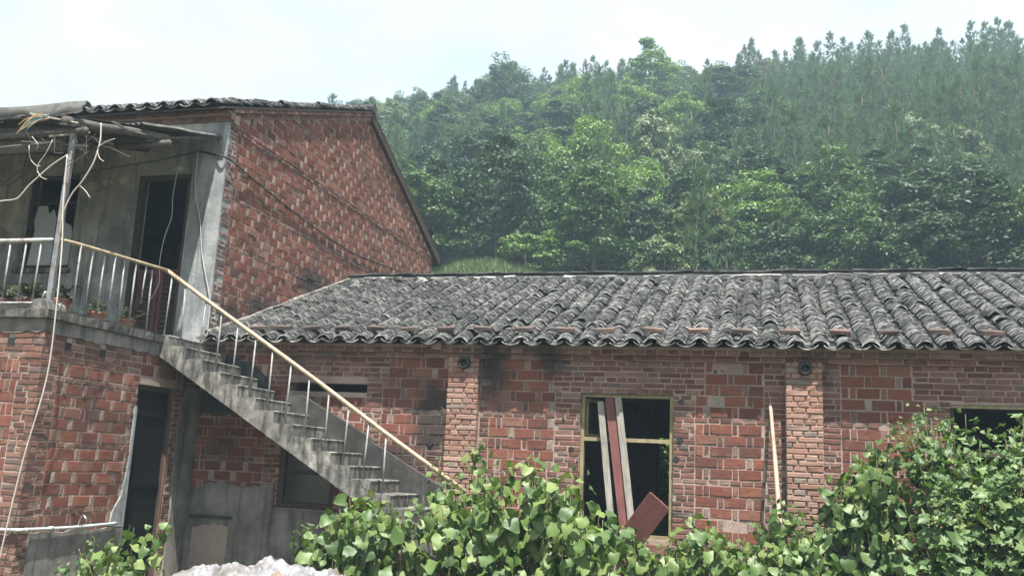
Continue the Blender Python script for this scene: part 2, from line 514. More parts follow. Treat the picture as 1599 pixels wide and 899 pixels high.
M['broad_dark'] = mat_leaf('broadleaf_dark', [(0.0, (0.0232, 0.0449, 0.0211)), (0.6, (0.0343, 0.0607, 0.0264)), (1.0, (0.0562, 0.0858, 0.0396))], gloss=0.035, trans=0.25)
M['broad_pale'] = mat_leaf('broadleaf_pale', [(0.0, (0.0782, 0.1196, 0.0552)), (0.5, (0.1288, 0.1748, 0.0874)), (1.0, (0.2484, 0.2760, 0.1748))], gloss=0.035, trans=0.25)
M['broad_yellow'] = mat_leaf('broadleaf_yellow', [(0.0, (0.075, 0.105, 0.038)), (0.6, (0.115, 0.145, 0.055)), (1.0, (0.17, 0.17, 0.075))], gloss=0.03)
M['grass'] = mat_leaf('grass', [(0.0, (0.0600, 0.0975, 0.0225)), (0.6, (0.0975, 0.1425, 0.0375)), (1.0, (0.1500, 0.1725, 0.0675))], gloss=0.04)

# ------------------------------------------------------------------ ground and hill
GZ = 0.15

def ground_z(x, y):
    if y < 20.0:
        return GZ
    s = y - 20.0
    z = 0.48 * s - 0.9 * (1 - math.exp(-s / 2.0))
    if y > 48:
        z += 0.14 * (min(y, 90) - 48)
    # the hill is a little lower towards the left, and rolls over behind the crest
    z *= 1.0 - 0.03 / (1 + math.exp((x + 29) / 4.0))
    if y > 86:
        z -= 0.0035 * (y - 86) ** 2 if y < 150 else 0.0035 * 64 ** 2 + 0.45 * (y - 150)
    z *= 1.0 - 0.3 / (1 + math.exp(min(60, (x + 0.565 * y + 1.5) / 1.4))) * min(1, max(0, (y - 45) / 20))
    z += 0.9 * mnoise.noise(Vector((x * 0.06, y * 0.06, 0.3))) * min(1, s / 10) + 0.35 * mnoise.noise(Vector((x * 0.25, y * 0.25, 4.0))) * min(1, s / 6)
    z += 3.0 * math.exp(-((x + 11.4) / 5.2) ** 2 - ((y - 36.0) / 3.4) ** 2)
    return GZ + max(z, -0.2)

def make_ground():
    xs = sorted(set([-200, -150, -110, -80, -60] + list(np.arange(-50, 40.1, 1.0)) + [50, 65, 85, 110, 150, 200]))
    ys = sorted(set([-150, -100, -60, -30, -10] + list(np.arange(0, 20, 2.0)) + list(np.arange(20, 96, 1.0)) + [100, 106, 114, 124, 136, 150, 170, 200, 220]))
    V = np.array([(x, y, ground_z(x, y)) for y in ys for x in xs])
    nx = len(xs)
    F = np.array([(j * nx + i, j * nx + i + 1, (j + 1) * nx + i + 1, (j + 1) * nx + i) for j in range(len(ys) - 1) for i in range(nx - 1)])
    t = NT('earth_and_grass')
    a = t.noise(0.55, 6, 0.65)
    col = t.ramp(a, [(0.35, (0.085, 0.10, 0.045)), (0.5, (0.12, 0.12, 0.06)), (0.62, (0.26, 0.155, 0.105)), (0.75, (0.33, 0.22, 0.16))])
    col = t.mix(0.6, col, t.ramp(t.noise(9, 5, 0.7), [(0.3, 0.3), (0.7, 0.8)]), 'MULTIPLY')
    m = t.finish(col, 0.95, t.noise(12, 5), 0.6, 0.05)
    o = link('ground', np_mesh('ground', V, [F], m, True), None, (0, 0, 0))
    setp(o, kind='structure')
make_ground()

# ------------------------------------------------------------------ bricks
BW, BH, JT = 0.238, 0.115, 0.0142           # stretcher on edge; flat bricks are 0.053 high
def brick_variant(w, h, d=0.1, jit=0.004, ch=0.006):
    hw, hh = w / 2, h / 2
    def j(a=jit): return rng.uniform(-a, a)
    ring0 = [(-hw, d, -hh), (hw, d, -hh), (hw, d, hh), (-hw, d, hh)]
    c = [(-hw + j(), -hh + j()), (hw + j(), -hh + j()), (hw + j(), hh + j()), (-hw + j(), hh + j())]
    ring1 = [(x, ch, z) for x, z in c]
    ring2 = []
    for x, z in c:
        k = ch * rng.uniform(0.7, 2.0)
        ring2.append((x - math.copysign(k, x), j(0.003), z - math.copysign(k * 0.8, z)))
    V = np.array(ring0 + ring1 + ring2)
    F = [(8, 9, 10, 11)]
    for b in (0, 4):
        for i in range(4):
            k = (i + 1) % 4
            F.append((b + i, b + k, b + 4 + k, b + 4 + i))
    return V, np.array(F)

KIND = {'brick': (BW, BH), 'header_brick': (0.055, BH), 'flat_brick': (0.24, 0.053), 'flat_header': (0.115, 0.053)}
BV = {k: [brick_variant(*s) for _ in range(8)] for k, s in KIND.items()}
BMESH = {}
def brick_mesh(kind, i, mat):
    key = (kind, i, mat)
    if key not in BMESH:
        V, F = BV[kind][i]
        BMESH[key] = np_mesh(kind, V, [F], M[mat])
    return BMESH[key]

def course_list(z0, z1, thins):
    """(z, height, 'edge'|'thin') from z0 up to z1 with thin flat courses at the given heights"""
    out = []
    marks = sorted(t for t in thins if z0 - 0.02 <= t < z1 - 0.05)
    cur = z0
    for mk in marks + [None]:
        top = mk if mk is not None else z1
        gap = top - cur
        n = int(round(gap / 0.1265))
        if n > 0:
            hh = gap / n
            for i in range(n):
                out.append((cur + i * hh + JT / 2, hh - JT, 'edge'))
        if mk is not None:
            out.append((mk + JT / 2, 0.053, 'thin'))
            cur = mk + 0.064
    return out

def spans(a, b, holes):
    res = [(a, b)]
    for h0, h1 in holes:
        nx = []
        for s0, s1 in res:
            if h1 <= s0 or h0 >= s1:
                nx.append((s0, s1))
            else:
                if h0 - s0 > 0.025: nx.append((s0, h0))
                if s1 - h1 > 0.025: nx.append((h1, s1))
        res = nx
    return res

class Wall:
    """bricks of one wall face. frame 'front': u = +X, faces -Y at depth D; frame 'side': u = +Y, faces +X at depth D"""
    def __init__(self, frame, D, part, flat='flat'):
        self.frame, self.D, self.part, self.items, self.flat = frame, D, part, [], flat
    def world(self, u, z, out=0.0):
        return (u, self.D - out, z) if self.frame == 'front' else (self.D + out, u, z)
    def put(self, kind, u0, u1, z, h, mat, out=None):
        wd = u1 - u0
        if wd < 0.022 or rng.random() < 0.004:
            return
        out = rng.gauss(0.0, 0.0028) if out is None else out + rng.gauss(0, 0.0028)
        kw, kh = KIND[kind]
        self.items.append([kind, self.world((u0 + u1) / 2, z + h / 2 + rng.gauss(0, 0.0015), out), wd / kw, h / kh, mat, rng.randrange(8), rng.gauss(0, 0.008), wd * h])
    def row_edge(self, u0, u1, z, h, phase):
        mod = BW + JT + 0.055 + JT
        u = u0 - (phase % mod)
        while u < u1:
            for kind, wd, mat in (('brick', BW, 'brick'), ('header_brick', 0.055, 'header')):
                dw = rng.gauss(0, 0.004)
                a, b = max(u, u0), min(u + wd + dw, u1)
                if b - a > 0.03 or (kind == 'header_brick' and b - a > 0.022):
                    if kind == 'brick' and b - a < 0.1:
                        self.put('header_brick', a, b, z, h, mat)
                    else:
                        mm = mat
                        if kind == 'brick' and rng.random() < 0.03: mm = 'flat'
                        if kind == 'header_brick' and rng.random() < (0.12 if self.frame == 'side' else 0.65): mm = rng.choice(('brick', 'flat'))
                        self.put(kind, a, b, z, h, mm)
                u += wd + JT
    def row_flat(self, u0, u1, z, h, long=True, mat=None, out=None, phase=0.0):
        wd0 = 0.24 if long else 0.115
        u = u0 - phase
        while u < u1 - 0.02:
            wd = wd0 if rng.random() < 0.75 else (0.115 if long else 0.13)
            wd += rng.gauss(0, 0.006)
            a, b = max(u, u0), min(u + wd, u1)
            if u1 - b < 0.04: b = u1
            if b - a > 0.03:
                self.put('flat_brick' if b - a > 0.16 else 'flat_header', a, b, z, h, mat or self.flat, out)
            u = b + JT if b > u0 else u + wd + JT
    def fill(self, u0, u1, z0, z1, thins, holes=(), flats=(), ulim=None):
        """holes: (u0,u1,z0,z1) left open; flats: zones laid in flat courses"""
        for i, (z, h, kind) in enumerate(course_list(z0, z1, thins)):
            a, b = u0, u1
            if ulim:
                a, b = ulim(z + h)
                if b - a < 0.1: continue
            hz = [(q[0], q[1]) for q in holes if q[2] < z + h - 0.01 and q[3] > z + 0.01]
            fz = [q for q in flats if q[2] < z + h / 2 < q[3]]
            if kind == 'thin':
                for s0, s1 in spans(a, b, hz):
                    self.row_flat(s0, s1, z, h, long=False, phase=rng.uniform(0, .1))
                continue
            for s0, s1 in spans(a, b, hz + [(q[0] - JT, q[1] + JT) for q in fz]):
                self.row_edge(s0, s1, z, h, phase=(i % 2) * 0.158 + s0 * 0)
            for q in fz:
                for s0, s1 in spans(max(q[0], a), min(q[1], b), hz):
                    h2 = (h - JT) / 2
                    for k in range(2):
                        e = 0.0 if s1 - s0 > 0.5 else rng.choice((0, 0.06))
                        self.row_flat(s0, s1, z + k * (h2 + JT), h2, long=rng.random() < 0.7, phase=rng.uniform(0, .12))

def finish_bricks(walls, limit=300):
    """the largest in view become parts of their wall, the rest one part of kind stuff"""
    by = {}
    for wl in walls:
        for it in wl.items:
            p = Vector(it[1])
            d2 = (p - EYE).length_squared
            face = abs((p - EYE).normalized().y) if wl.frame == 'front' else abs((p - EYE).normalized().x)
            by.setdefault(it[0], []).append((-(it[7] * face / d2) * (1 if in_view(p) else 1e-4), id(it), wl, it))
    single = set()
    for k, L in by.items():
        L.sort(key=lambda q: q[0])
        single |= {q[1] for q in L[:limit]}
    for wl in walls:
        rz = 0.0 if wl.frame == 'front' else math.pi / 2
        rest = {}
        for it in wl.items:
            kind, loc, sx, sz, mat, vi, tilt, _ = it
            if id(it) in single:
                link(kind, brick_mesh(kind, vi, mat), wl.part, loc, (0, tilt, rz), (sx, 1, sz))
            else:
                V, F = BV[kind][vi]
                A = V * np.array((sx, 1, sz))
                c, s = math.cos(tilt), math.sin(tilt)
                A = np.stack([A[:, 0] * c + A[:, 2] * s, A[:, 1], -A[:, 0] * s + A[:, 2] * c], 1)
                if wl.frame == 'side':
                    A = np.stack([-A[:, 1], A[:, 0], A[:, 2]], 1)
                rest.setdefault(mat, Joiner()).add(A + np.array(loc), [F])
        if rest:
            allv = Joiner(); mats = list(rest); idx = []
            for m_ in mats:
                J = rest[m_]
                allv.add(np.concatenate(J.V), [np.concatenate(J.Q[4])])
                idx += [mats.index(m_)] * sum(len(q) for q in J.Q[4])
            me = allv.mesh('brick_bond', None, WLOC[wl.part])
            for m_ in mats: me.materials.append(M[m_])
            me.polygons.foreach_set('material_index', idx)
            setp(link('brick_bond', me, wl.part, WLOC[wl.part]), kind='stuff')

def core(frame, D, u0, u1, z0, z1, holes, th=0.24, rec=0.0085):
    """the mortar body of a wall with real openings; face set back behind the bricks"""
    us = sorted({u0, u1, *[h[i] for h in holes for i in (0, 1) if u0 < h[i] < u1]})
    zs = sorted({z0, z1, *[h[i] for h in holes for i in (2, 3) if z0 < h[i] < z1]})
    mb = MB()
    def P(u, d, z):
        return (u, D + rec + d * (th - rec), z) if frame == 'front' else (D - rec - d * (th - rec), u, z)
    def solid(i, j):
        if i < 0 or j < 0 or i >= len(us) - 1 or j >= len(zs) - 1: return False
        cu, cz = (us[i] + us[i + 1]) / 2, (zs[j] + zs[j + 1]) / 2
        return not any(h[0] < cu < h[1] and h[2] < cz < h[3] for h in holes)
    for i in range(len(us) - 1):
        for j in range(len(zs) - 1):
            if not solid(i, j): continue
            a, b, c, d = us[i], us[i + 1], zs[j], zs[j + 1]
            mb.add([P(a, 0, c), P(b, 0, c), P(b, 0, d), P(a, 0, d)], [(0, 1, 2, 3)])
            mb.add([P(a, 1, c), P(b, 1, c), P(b, 1, d), P(a, 1, d)], [(3, 2, 1, 0)])
            if not solid(i - 1, j): mb.add([P(a, 0, c), P(a, 0, d), P(a, 1, d), P(a, 1, c)], [(0, 1, 2, 3)])
            if not solid(i + 1, j): mb.add([P(b, 0, c), P(b, 1, c), P(b, 1, d), P(b, 0, d)], [(0, 1, 2, 3)])
            if not solid(i, j - 1): mb.add([P(a, 0, c), P(a, 1, c), P(b, 1, c), P(b, 0, c)], [(0, 1, 2, 3)])
            if not solid(i, j + 1): mb.add([P(a, 0, d), P(b, 0, d), P(b, 1, d), P(a, 1, d)], [(0, 1, 2, 3)])
    return mb

def plate(frame, D, pts, th, name, mat, parent):
    """a coat of render on a wall: outline in (u,z), standing th proud of the brick face"""
    mb = MB()
    n = len(pts)
    def P(u, z, o):
        return (u, D - o, z) if frame == 'front' else (D + o, u, z)
    mb.add([P(u, z, th) for u, z in pts] + [P(u, z, -0.012) for u, z in pts],
           [tuple(range(n))] + [(i, (i + 1) % n, n + (i + 1) % n, n + i) for i in range(n)])
    return mb.build(name, mat, parent)

def ragged(u0, u1, ztop, z0, amp=0.05, step=0.07, seed=0, side_amp=0.0):
    """outline whose upper edge has broken away unevenly"""
    pts = [(u0, z0), (u1, z0)]
    n = max(2, int((u1 - u0) / step))
    for i in range(n, -1, -1):
        u = u0 + (u1 - u0) * i / n
        zt = ztop(u) if callable(ztop) else ztop
        pts.append((u, zt + amp * 2 * mnoise.noise(Vector((u * 3.1, seed, 0.5))) + amp * 0.8 * mnoise.noise(Vector((u * 13, seed, 2.5)))))
    return pts

# ------------------------------------------------------------------ roof tiles
def arc_tile(wd, sag, L, th, up, segs=6, jit=0.003):
    """a curved clay tile; local x across, y up the slope, z off the roof; up=+1 arch, -1 trough"""
    V = []
    tw = rng.uniform(0.9, 1.0)
    for (y, k) in ((0.0, 1.0), (0.042, 0.5 + tw / 2), (L, tw)):
        for layer in (0, 1):
            for i in range(segs + 1):
                a = -1 + 2 * i / segs
                z = sag * (1 - abs(a) ** 2.1) if up > 0 else sag * abs(a) ** 2.1
                V.append((a * wd / 2 * k, y + (rng.uniform(-jit, jit) if y == 0 else rng.uniform(-.016, .02) if y < .1 and layer else 0), z + layer * th + rng.uniform(-jit, jit) * 0.5))
    n = segs + 1
    F = []
    for i in range(segs):
        F.append((n + i, n + i + 1, 3 * n + i + 1, 3 * n + i))                # upper face, exposed rim
        F.append((3 * n + i, 3 * n + i + 1, 5 * n + i + 1, 5 * n + i))        # upper face, mossy part below the next tile
        F.append((i, 4 * n + i, 4 * n + i + 1, i + 1))                        # under face
        F.append((i, i + 1, n + i + 1, n + i))                                # front edge
    F.append((0, n, 5 * n, 4 * n)); F.append((n - 1, 5 * n - 1, 6 * n - 1, 2 * n - 1))
    return np.array(V), np.array(F)

CT = [arc_tile(0.19, 0.057, 0.2, 0.016, 1) for _ in range(8)]
PT = [arc_tile(0.215, 0.042, 0.2, 0.014, -1) for _ in range(8)]
TM = {}
EDGE = [(0, 2, 2, 1)[i % 4] if i < 24 else 0 for i in range(len(CT[0][1]))]
def tile_mesh(kind, i):
    if (kind, i) not in TM:
        V, F = (CT if kind == 'cover_tile' else PT)[i]
        TM[(kind, i)] = np_mesh(kind, V, [F], M['tile' if kind == 'cover_tile' else 'pan'])
        TM[(kind, i)].materials.append(M['tile_edge'])
        TM[(kind, i)].materials.append(M['tile_dark'])
        TM[(kind, i)].polygons.foreach_set('material_index', EDGE)
    return TM[(kind, i)]

def lay_tiles(part, x0, x1, ye, ze, slope, length, sgn=1, pitch=0.262, expo=0.088, limit=300, keep=None, wob=1.0):
    """tile one slope; eave at (ye,ze), rising towards +Y (sgn 1) or -Y (sgn -1)"""
    a = math.atan(slope)
    ey = Vector((0, sgn * math.cos(a), math.sin(a)))
    ez = Vector((0, -sgn * math.sin(a), math.cos(a)))
    ex = ey.cross(ez)
    items = []
    ncol = int((x1 - x0) / pitch)
    nrow = int(length / expo)
    for c in range(ncol + 1):
        for kind in ('pan_tile', 'cover_tile'):
            if c == ncol and kind == 'cover_tile' and False: continue
            cx0 = x0 + (c + (0.0 if kind == 'pan_tile' else 0.5)) * pitch
            ph = rng.uniform(-0.02, 0.02)
            for r_ in range(nrow):
                s = r_ * expo + (ph if r_ else rng.uniform(-0.02, 0.015))
                if keep and not keep(c, ncol, r_, nrow): continue
                if r_ > 1 and rng.random() < (0.035 if kind == 'cover_tile' else 0.004): continue
                wx = wob * (0.028 * mnoise.noise(Vector((c * 0.9, s * 0.7, 1.0 if kind == 'pan_tile' else 1.2))) + rng.gauss(0, 0.006))
                h = (0.012 if kind == 'pan_tile' else 0.05) + wob * 0.03 * mnoise.noise(Vector((cx0 * 0.5, s * 0.6, 7))) + rng.gauss(0, 0.003)
                yaw = rng.gauss(0, 0.05) * wob
                pit = -0.165 + rng.gauss(0, 0.03)
                rol = rng.gauss(0, 0.04) * wob
                if wob > 0.5 and kind == 'cover_tile' and r_ > 2 and rng.random() < 0.02:
                    yaw += rng.choice((-1, 1)) * rng.uniform(0.2, 0.7); h += 0.025; wx += rng.uniform(-.05, .05)
                lx = ex * math.cos(yaw) + ey * math.sin(yaw)
                ly = (ey * math.cos(yaw) - ex * math.sin(yaw))
                ly = (ly * math.cos(pit) + ez * math.sin(pit)).normalized()
                lz = lx.cross(ly).normalized()
                if rol:
                    lx2 = lx * math.cos(rol) + lz * math.sin(rol)
                    lz = lx2.cross(ly).normalized(); lx = lx2
                p = Vector((cx0 + wx, ye, ze)) + ey * s + ez * h
                items.append((kind, p, Matrix((lx, ly, lz)).transposed(), rng.randrange(8)))
    single = set()
    for kind in ('pan_tile', 'cover_tile'):
        L = sorted([((it[1] - EYE).length + (0 if in_view(it[1]) else 1000), i) for i, it in enumerate(items) if it[0] == kind])
        single |= {i for _, i in L[:limit]}
    J = {'pan_tile': Joiner(), 'cover_tile': Joiner()}
    for i, (kind, p, R, vi) in enumerate(items):
        if i in single:
            link(kind, tile_mesh(kind, vi), part, p, R)
        else:
            V, F = (CT if kind == 'cover_tile' else PT)[vi]
            J[kind].add(V @ np.array(R).T + np.array(p), [F])
    for kind, nm, mat in (('pan_tile', 'pan_tile_rows', 'pan'), ('cover_tile', 'cover_tile_rows', 'tile')):
        if J[kind].n:
            me = J[kind].mesh(nm, M[mat], WLOC[part])
            me.materials.append(M['tile_edge'])
            me.materials.append(M['tile_dark'])
            me.polygons.foreach_set('material_index', EDGE * (len(me.polygons) // len(EDGE)))
            setp(link(nm, me, part, WLOC[part]), kind='stuff')

# ------------------------------------------------------------------ the long low brick building
YW, XG = 10.9, -7.23                     # front face of the long wall; face of the house's side wall
XR = 6.6                                 # right end, out of the picture
EAVE_Y, EAVE_Z, SL = 10.62, 3.11, 0.380
RIDGE_Y = 15.14
WIN = (-2.07, -0.97, 0.95, 2.6)
WINR = (1.98, 3.08, 0.95, 2.57)
WINS = (-5.97, -5.18, 1.05, 1.98)
SLOT = (-5.92, -4.83, 2.53, 2.64)
LT = [0.216 + 0.6885 * k for k in range(4)]

barn = thing('brick_outbuilding', 'long low red brick building with a grey clay tile roof', 'building', (-0.5, YW, GZ))
holes = [WIN, WINR, WINS, SLOT]
wall_top = 3.0
bw = core('front', YW, XG - 0.02, XR, GZ - 0.2, 3.12, holes).build('wall', M['mortar'], barn)
W1 = Wall('front', YW, bw)
flats = [(-2.4, -0.62, 2.6, 2.99), (1.62, 3.5, 2.57, 2.99), (-6.2, -4.55, 2.64, 2.99), (-7.2, -6.6, 2.3, 2.99),
         (-2.37, WIN[0], 0.2, 2.6), (WIN[1], -0.73, 0.2, 2.6), (WINR[0] - 0.25, WINR[0], 0.2, 2.57), (WINR[1], WINR[1] + .3, .2, 2.57),
         (-4.83, -4.62, 1.7, 2.64), (-3.98, -3.71, 0.2, 1.95), (-3.32, -3.2, .2, 2.99), (0.05, 0.28, .2, 2.99), (0.67, 0.86, .2, 2.99),
         (-4.7, -3.7, 1.2, 1.56), (-6.2, WINS[0], 0.9, 2.0)]
W1.fill(XG + 0.01, 5.5, LT[0], 2.985, LT, holes + [(-3.72, -3.31, 0, 2.99), (0.27, 0.68, 0, 2.99)], flats)
# bricked-up part under the slot, in newer brick
for k in range(6):
    pass
# two corbelled courses carrying the eave
for k, (z, o) in enumerate(((2.985, 0.05), (3.048, 0.115))):
    W1.row_flat(XG + 0.01, 5.5, z + 0.005, 0.053, long=(k == 0), out=o)
# corbel bodies so that the stepped courses have depth
mb = MB(); mb.box2((XG, YW - 0.042, 2.985), (XR, YW + 0.2, 3.047)); mb.box2((XG, YW - 0.107, 3.0485), (XR, YW + 0.2, 3.108)); 
mb.box2((XG, YW - 0.1, 3.1085), (XR, YW + 0.2, 3.165))
mb.build('eave_course', M['mortar'], bw)
walls = [W1]
for (a, b) in ((-3.71, -3.32), (0.28, 0.67)):
    pm = core('front', YW - 0.13, a + 0.012, b - 0.012, GZ - 0.2, 2.98, [(a + 0.14, b - 0.12, 2.86, 2.975)], 0.14, 0.02).build('pilaster', M['mortar'], barn)
    Wp = Wall('front', YW - 0.13, pm, 'pier')
    z = 0.2; i = 0
    while z < 2.94:
        hs = [(a + 0.14, b - 0.12)] if z > 2.83 else []
        for s0, s1 in spans(a, b, hs):
            Wp.row_flat(s0, s1, z, 0.053, long=(i % 2 == 0), phase=0.0 if i % 2 == 0 else 0.06)
        z += 0.0635; i += 1
    # the pier's flanks
    mbs = MB()
    walls.append(Wp)
    # round black pipe end let into the top of the pier
    cx, cz = (a + b) / 2 + 0.012, 2.915
    r0 = 0.075
    pe = MB()
    n = 18
    ring = [(cx + r0 * math.cos(2 * math.pi * k / n), cz + r0 * math.sin(2 * math.pi * k / n)) for k in range(n)]
    inn = [(cx + 0.045 * math.cos(2 * math.pi * k / n), cz - 0.006 + 0.045 * math.sin(2 * math.pi * k / n)) for k in range(n)]
    vs = [(x, YW - 0.02, z) for x, z in ring] + [(x, YW - 0.185, z) for x, z in ring] + [(x, YW - 0.20, z) for x, z in inn] + [(x, YW - 0.15, z) for x, z in inn]
    fs = []
    for l in range(3):
        fs += [(l * n + k, l * n + (k + 1) % n, (l + 1) * n + (k + 1) % n, (l + 1) * n + k) for k in range(n)]
    fs.append(tuple(range(3 * n, 4 * n)))
    pe.add(vs, fs)
    pe.build('pipe_end', M['black_plastic'], barn, True)
# bricked-up window under the slot
Wi = Wall('front', YW + 0.035, bw, 'orange')
z = 1.98
for k in range(8):
    Wi.row_flat(-5.9, -4.84, z, 0.053, long=k % 2 == 0, mat=('orange' if k in (5, 6, 7) else 'flat'), phase=rng.uniform(0, .1)); z += 0.066
finish_bricks([W1] + walls[1:], 300)
for (x, z, r0) in ((-.885, 2.52, .032), (-.89, 2.085, .036), (-.935, 1.865, .034), (-2.16, 1.93, .028), (-3.93, 1.93, .033), (-2.27, 2.27, .02), (-.5, 2.88, .02)):
    MB().tube([(x, YW - .012, z), (x, YW + .06, z)], r0, 9, 1, lump=.18).build('putlog_hole', M['black_plastic'], barn)  # solid black plugs; the shade inside each hole is put into their colour
# render on the lower wall beside the stairs
plate('front', YW, ragged(-7.22, -6.0, lambda u: 1.24 + 0.1 * (u + 7.2), GZ, 0.06, seed=1), 0.016, 'render_coat', M['cement'], barn)
plate('front', YW, ragged(-5.995, -5.0, 1.03, GZ, 0.01, seed=2), 0.017, 'render_coat', M['cement'], barn)
plate('front', YW + 0.0, ragged(-7.12, -6.6, 0.8, GZ, 0.045, seed=5), 0.024, 'patch_render', M['pinkrender'], barn)
mb = MB(); mb.box((-6.86, YW - 0.03, 0.885), (0.62, 0.05, 0.035)); mb.build('niche_ledge', M['parapet'], barn)
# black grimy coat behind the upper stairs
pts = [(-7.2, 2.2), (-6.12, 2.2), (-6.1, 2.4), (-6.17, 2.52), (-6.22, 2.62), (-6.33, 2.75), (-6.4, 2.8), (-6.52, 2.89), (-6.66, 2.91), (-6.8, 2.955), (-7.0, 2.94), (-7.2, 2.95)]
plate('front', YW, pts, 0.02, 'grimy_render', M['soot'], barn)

# main window: olive frame, one cross bar, no glass left
def window_frame(parent, x0, x1, z0, z1, y, bars=(), mull=(), mat='frame_paint', t=0.05, d=0.07):
    wn_ = MB()
    wn_.box2((x0, y, z0), (x0 + t, y + d, z1)); wn_.box2((x1 - t, y, z0), (x1, y + d, z1))
    wn_.box2((x0 + t, y + .002, z1 - t), (x1 - t, y + d - .002, z1)); wn_.box2((x0 + t, y + .002, z0), (x1 - t, y + d - .002, z0 + t))
    wo_ = wn_.build('window', M[mat], parent)
    for zb in bars:
        MB().box2((x0 + t, y + 0.008, zb - 0.022), (x1 - t, y + d - 0.012, zb + 0.022)).build('cross_bar', M[mat], wo_)
    for xm in mull:
        MB().box2((xm - 0.02, y + 0.012, z0 + t), (xm + 0.02, y + d - 0.016, z1 - t)).build('mullion', M[mat], wo_)
    return wo_
wf = window_frame(barn, WIN[0] + .004, WIN[1] - .004, WIN[2], WIN[3] - .004, YW + 0.05, bars=(2.06,), t=0.042)
# a casement swung inwards on the left, its glass still in
mb = MB()
Rz = Matrix.Rotation(math.radians(68), 3, 'Z')
def cas(x0, z0, x1, z1, t, nm, mat, y0=-0.015, y1=0.015):
    b = MB(); b.box(((x0 + x1) / 2, (y0 + y1) / 2, (z0 + z1) / 2), (x1 - x0, y1 - y0, z1 - z0))
    b.v = [tuple(Rz @ Vector(p) + Vector((WIN[0] + 0.05, YW + 0.125, 0))) for p in b.v]
    return b
for (q, nm, mt) in (((0, 2.09, 0.04, 2.54), 'sash_stile', 'frame_paint'), ((0.4, 2.09, 0.44, 2.54), 'sash_stile', 'frame_paint'), ((0.04, 2.09, 0.4, 2.13), 'sash_rail', 'frame_paint'), ((0.04, 2.5, 0.4, 2.54), 'sash_rail', 'frame_paint')):
    cas(q[0], q[1], q[2], q[3], 0, nm, mt).build(nm, M[mt], wf)
cas(0.04, 2.13, 0.4, 2.5, 0, 'pane', 'dark_glass', -0.003, 0.003).build('pane', M['dark_glass'], wf)
wr = window_frame(barn, WINR[0] + .004, WINR[1] - .004, WINR[2], WINR[3] - .004, YW + 0.05, bars=(2.05,), t=0.04, mat='wood_dark')
ws = window_frame(barn, WINS[0] + .004, WINS[1] - .004, WINS[2], WINS[3], YW + 0.03, bars=(1.5,), mull=(), mat='wood_dark', t=0.07)
MB().box2((WINS[0] + .08, YW + .06, 1.525), (WINS[1] - .08, YW + .066, 1.9)).build('pane', M['dark_glass'], ws)
MB().box2((WINS[0] + .08, YW + .06, 1.125), (WINS[1] - .08, YW + .066, 1.475)).build('pane', M['dark_glass'], ws)
# window reveals: lintel brick course is in the bond; wooden lintel over the main window
MB().box2((WINR[0] - .02, YW + 0.02, 2.535), (WINR[1] + .02, YW + 0.045, 2.568)).build('lintel', M['frame_paint'], barn)

# back and end walls, with a window opening towards the hill
BW_ = core('front', 19.15, XG, XR, GZ - .2, 3.15, [(-2.05, -1.0, 0.95, 2.45)]).build('wall', M['mortar'], barn)
bwf = window_frame(barn, -2.046, -1.004, 0.95, 2.446, 19.2, bars=(2.0,), mat='wood_dark')
pts = [(YW, GZ - .2), (19.39, GZ - .2), (19.39, 3.15), (RIDGE_Y, 4.74), (YW, 3.1)]
MB().prism(pts, 0, XR - 0.24, XR - 0.002).build('wall', M['mortar'], barn)

# roof: boards, tiles, ridge
SLEN = (RIDGE_Y - EAVE_Y) / math.cos(math.atan(SL))
roof = MB()
def rz_(y): return EAVE_Z + SL * (y - EAVE_Y)
roof.prism([(YW - .1, rz_(YW - .1) - 0.004), (RIDGE_Y, rz_(RIDGE_Y) - 0.004), (RIDGE_Y, rz_(RIDGE_Y) - 0.03), (YW - .1, rz_(YW - .1) - 0.03)], 0, XG + 0.004, XR)
roof.prism([(RIDGE_Y, rz_(RIDGE_Y) - 0.004), (19.65, 3.1), (19.65, 3.074), (RIDGE_Y, rz_(RIDGE_Y) - 0.03)], 0, XG + 0.004, XR)
roof = roof.build('roof', M['deck'], barn)
lay_tiles(roof, XG + 0.15, XR - 0.3, EAVE_Y, EAVE_Z, SL, SLEN - 0.1)
# back slope, hardly seen: tiles near the ridge only
lay_tiles(roof, XG + 0.15, XR - 0.3, 19.6, 3.12, (rz_(RIDGE_Y) - 3.1) / (19.6 - RIDGE_Y), 4.8, sgn=-1, limit=0, keep=lambda c, n, r_, m: r_ > m - 6)
RZ = rz_(RIDGE_Y)
mb = MB()
x = XG + 0.01; k = 0
# a mortar bed along the ridge and slabs of tile standing against it
prof = []
segs = 40
vs, fs = [], []
for i in range(segs + 1):
    xx = XG + 0.005 + (XR - XG) * i / segs
    h = 0.115 + 0.02 * mnoise.noise(Vector((xx * 1.3, 0, 0)))
    vs += [(xx, RIDGE_Y - 0.12, RZ - 0.03), (xx, RIDGE_Y - 0.075, RZ + h), (xx, RIDGE_Y + 0.075, RZ + h), (xx, RIDGE_Y + 0.12, RZ - 0.03)]
for i in range(segs):
    for q in range(3):
        fs.append((i * 4 + q, i * 4 + q + 1, (i + 1) * 4 + q + 1, (i + 1) * 4 + q))
fs += [(0, 1, 2, 3), tuple(segs * 4 + q for q in (3, 2, 1, 0))]
mb.add(vs, fs)
mb.build('ridge_bed', M['dark_mortar'], roof)
ridge_src = [MB().box((0, 0, 0), (0.2, 0.016, 0.04), jit=0.008).mesh('ridge_tile', M['ridge_tile']) for _ in range(6)]
x = XG + 0.1
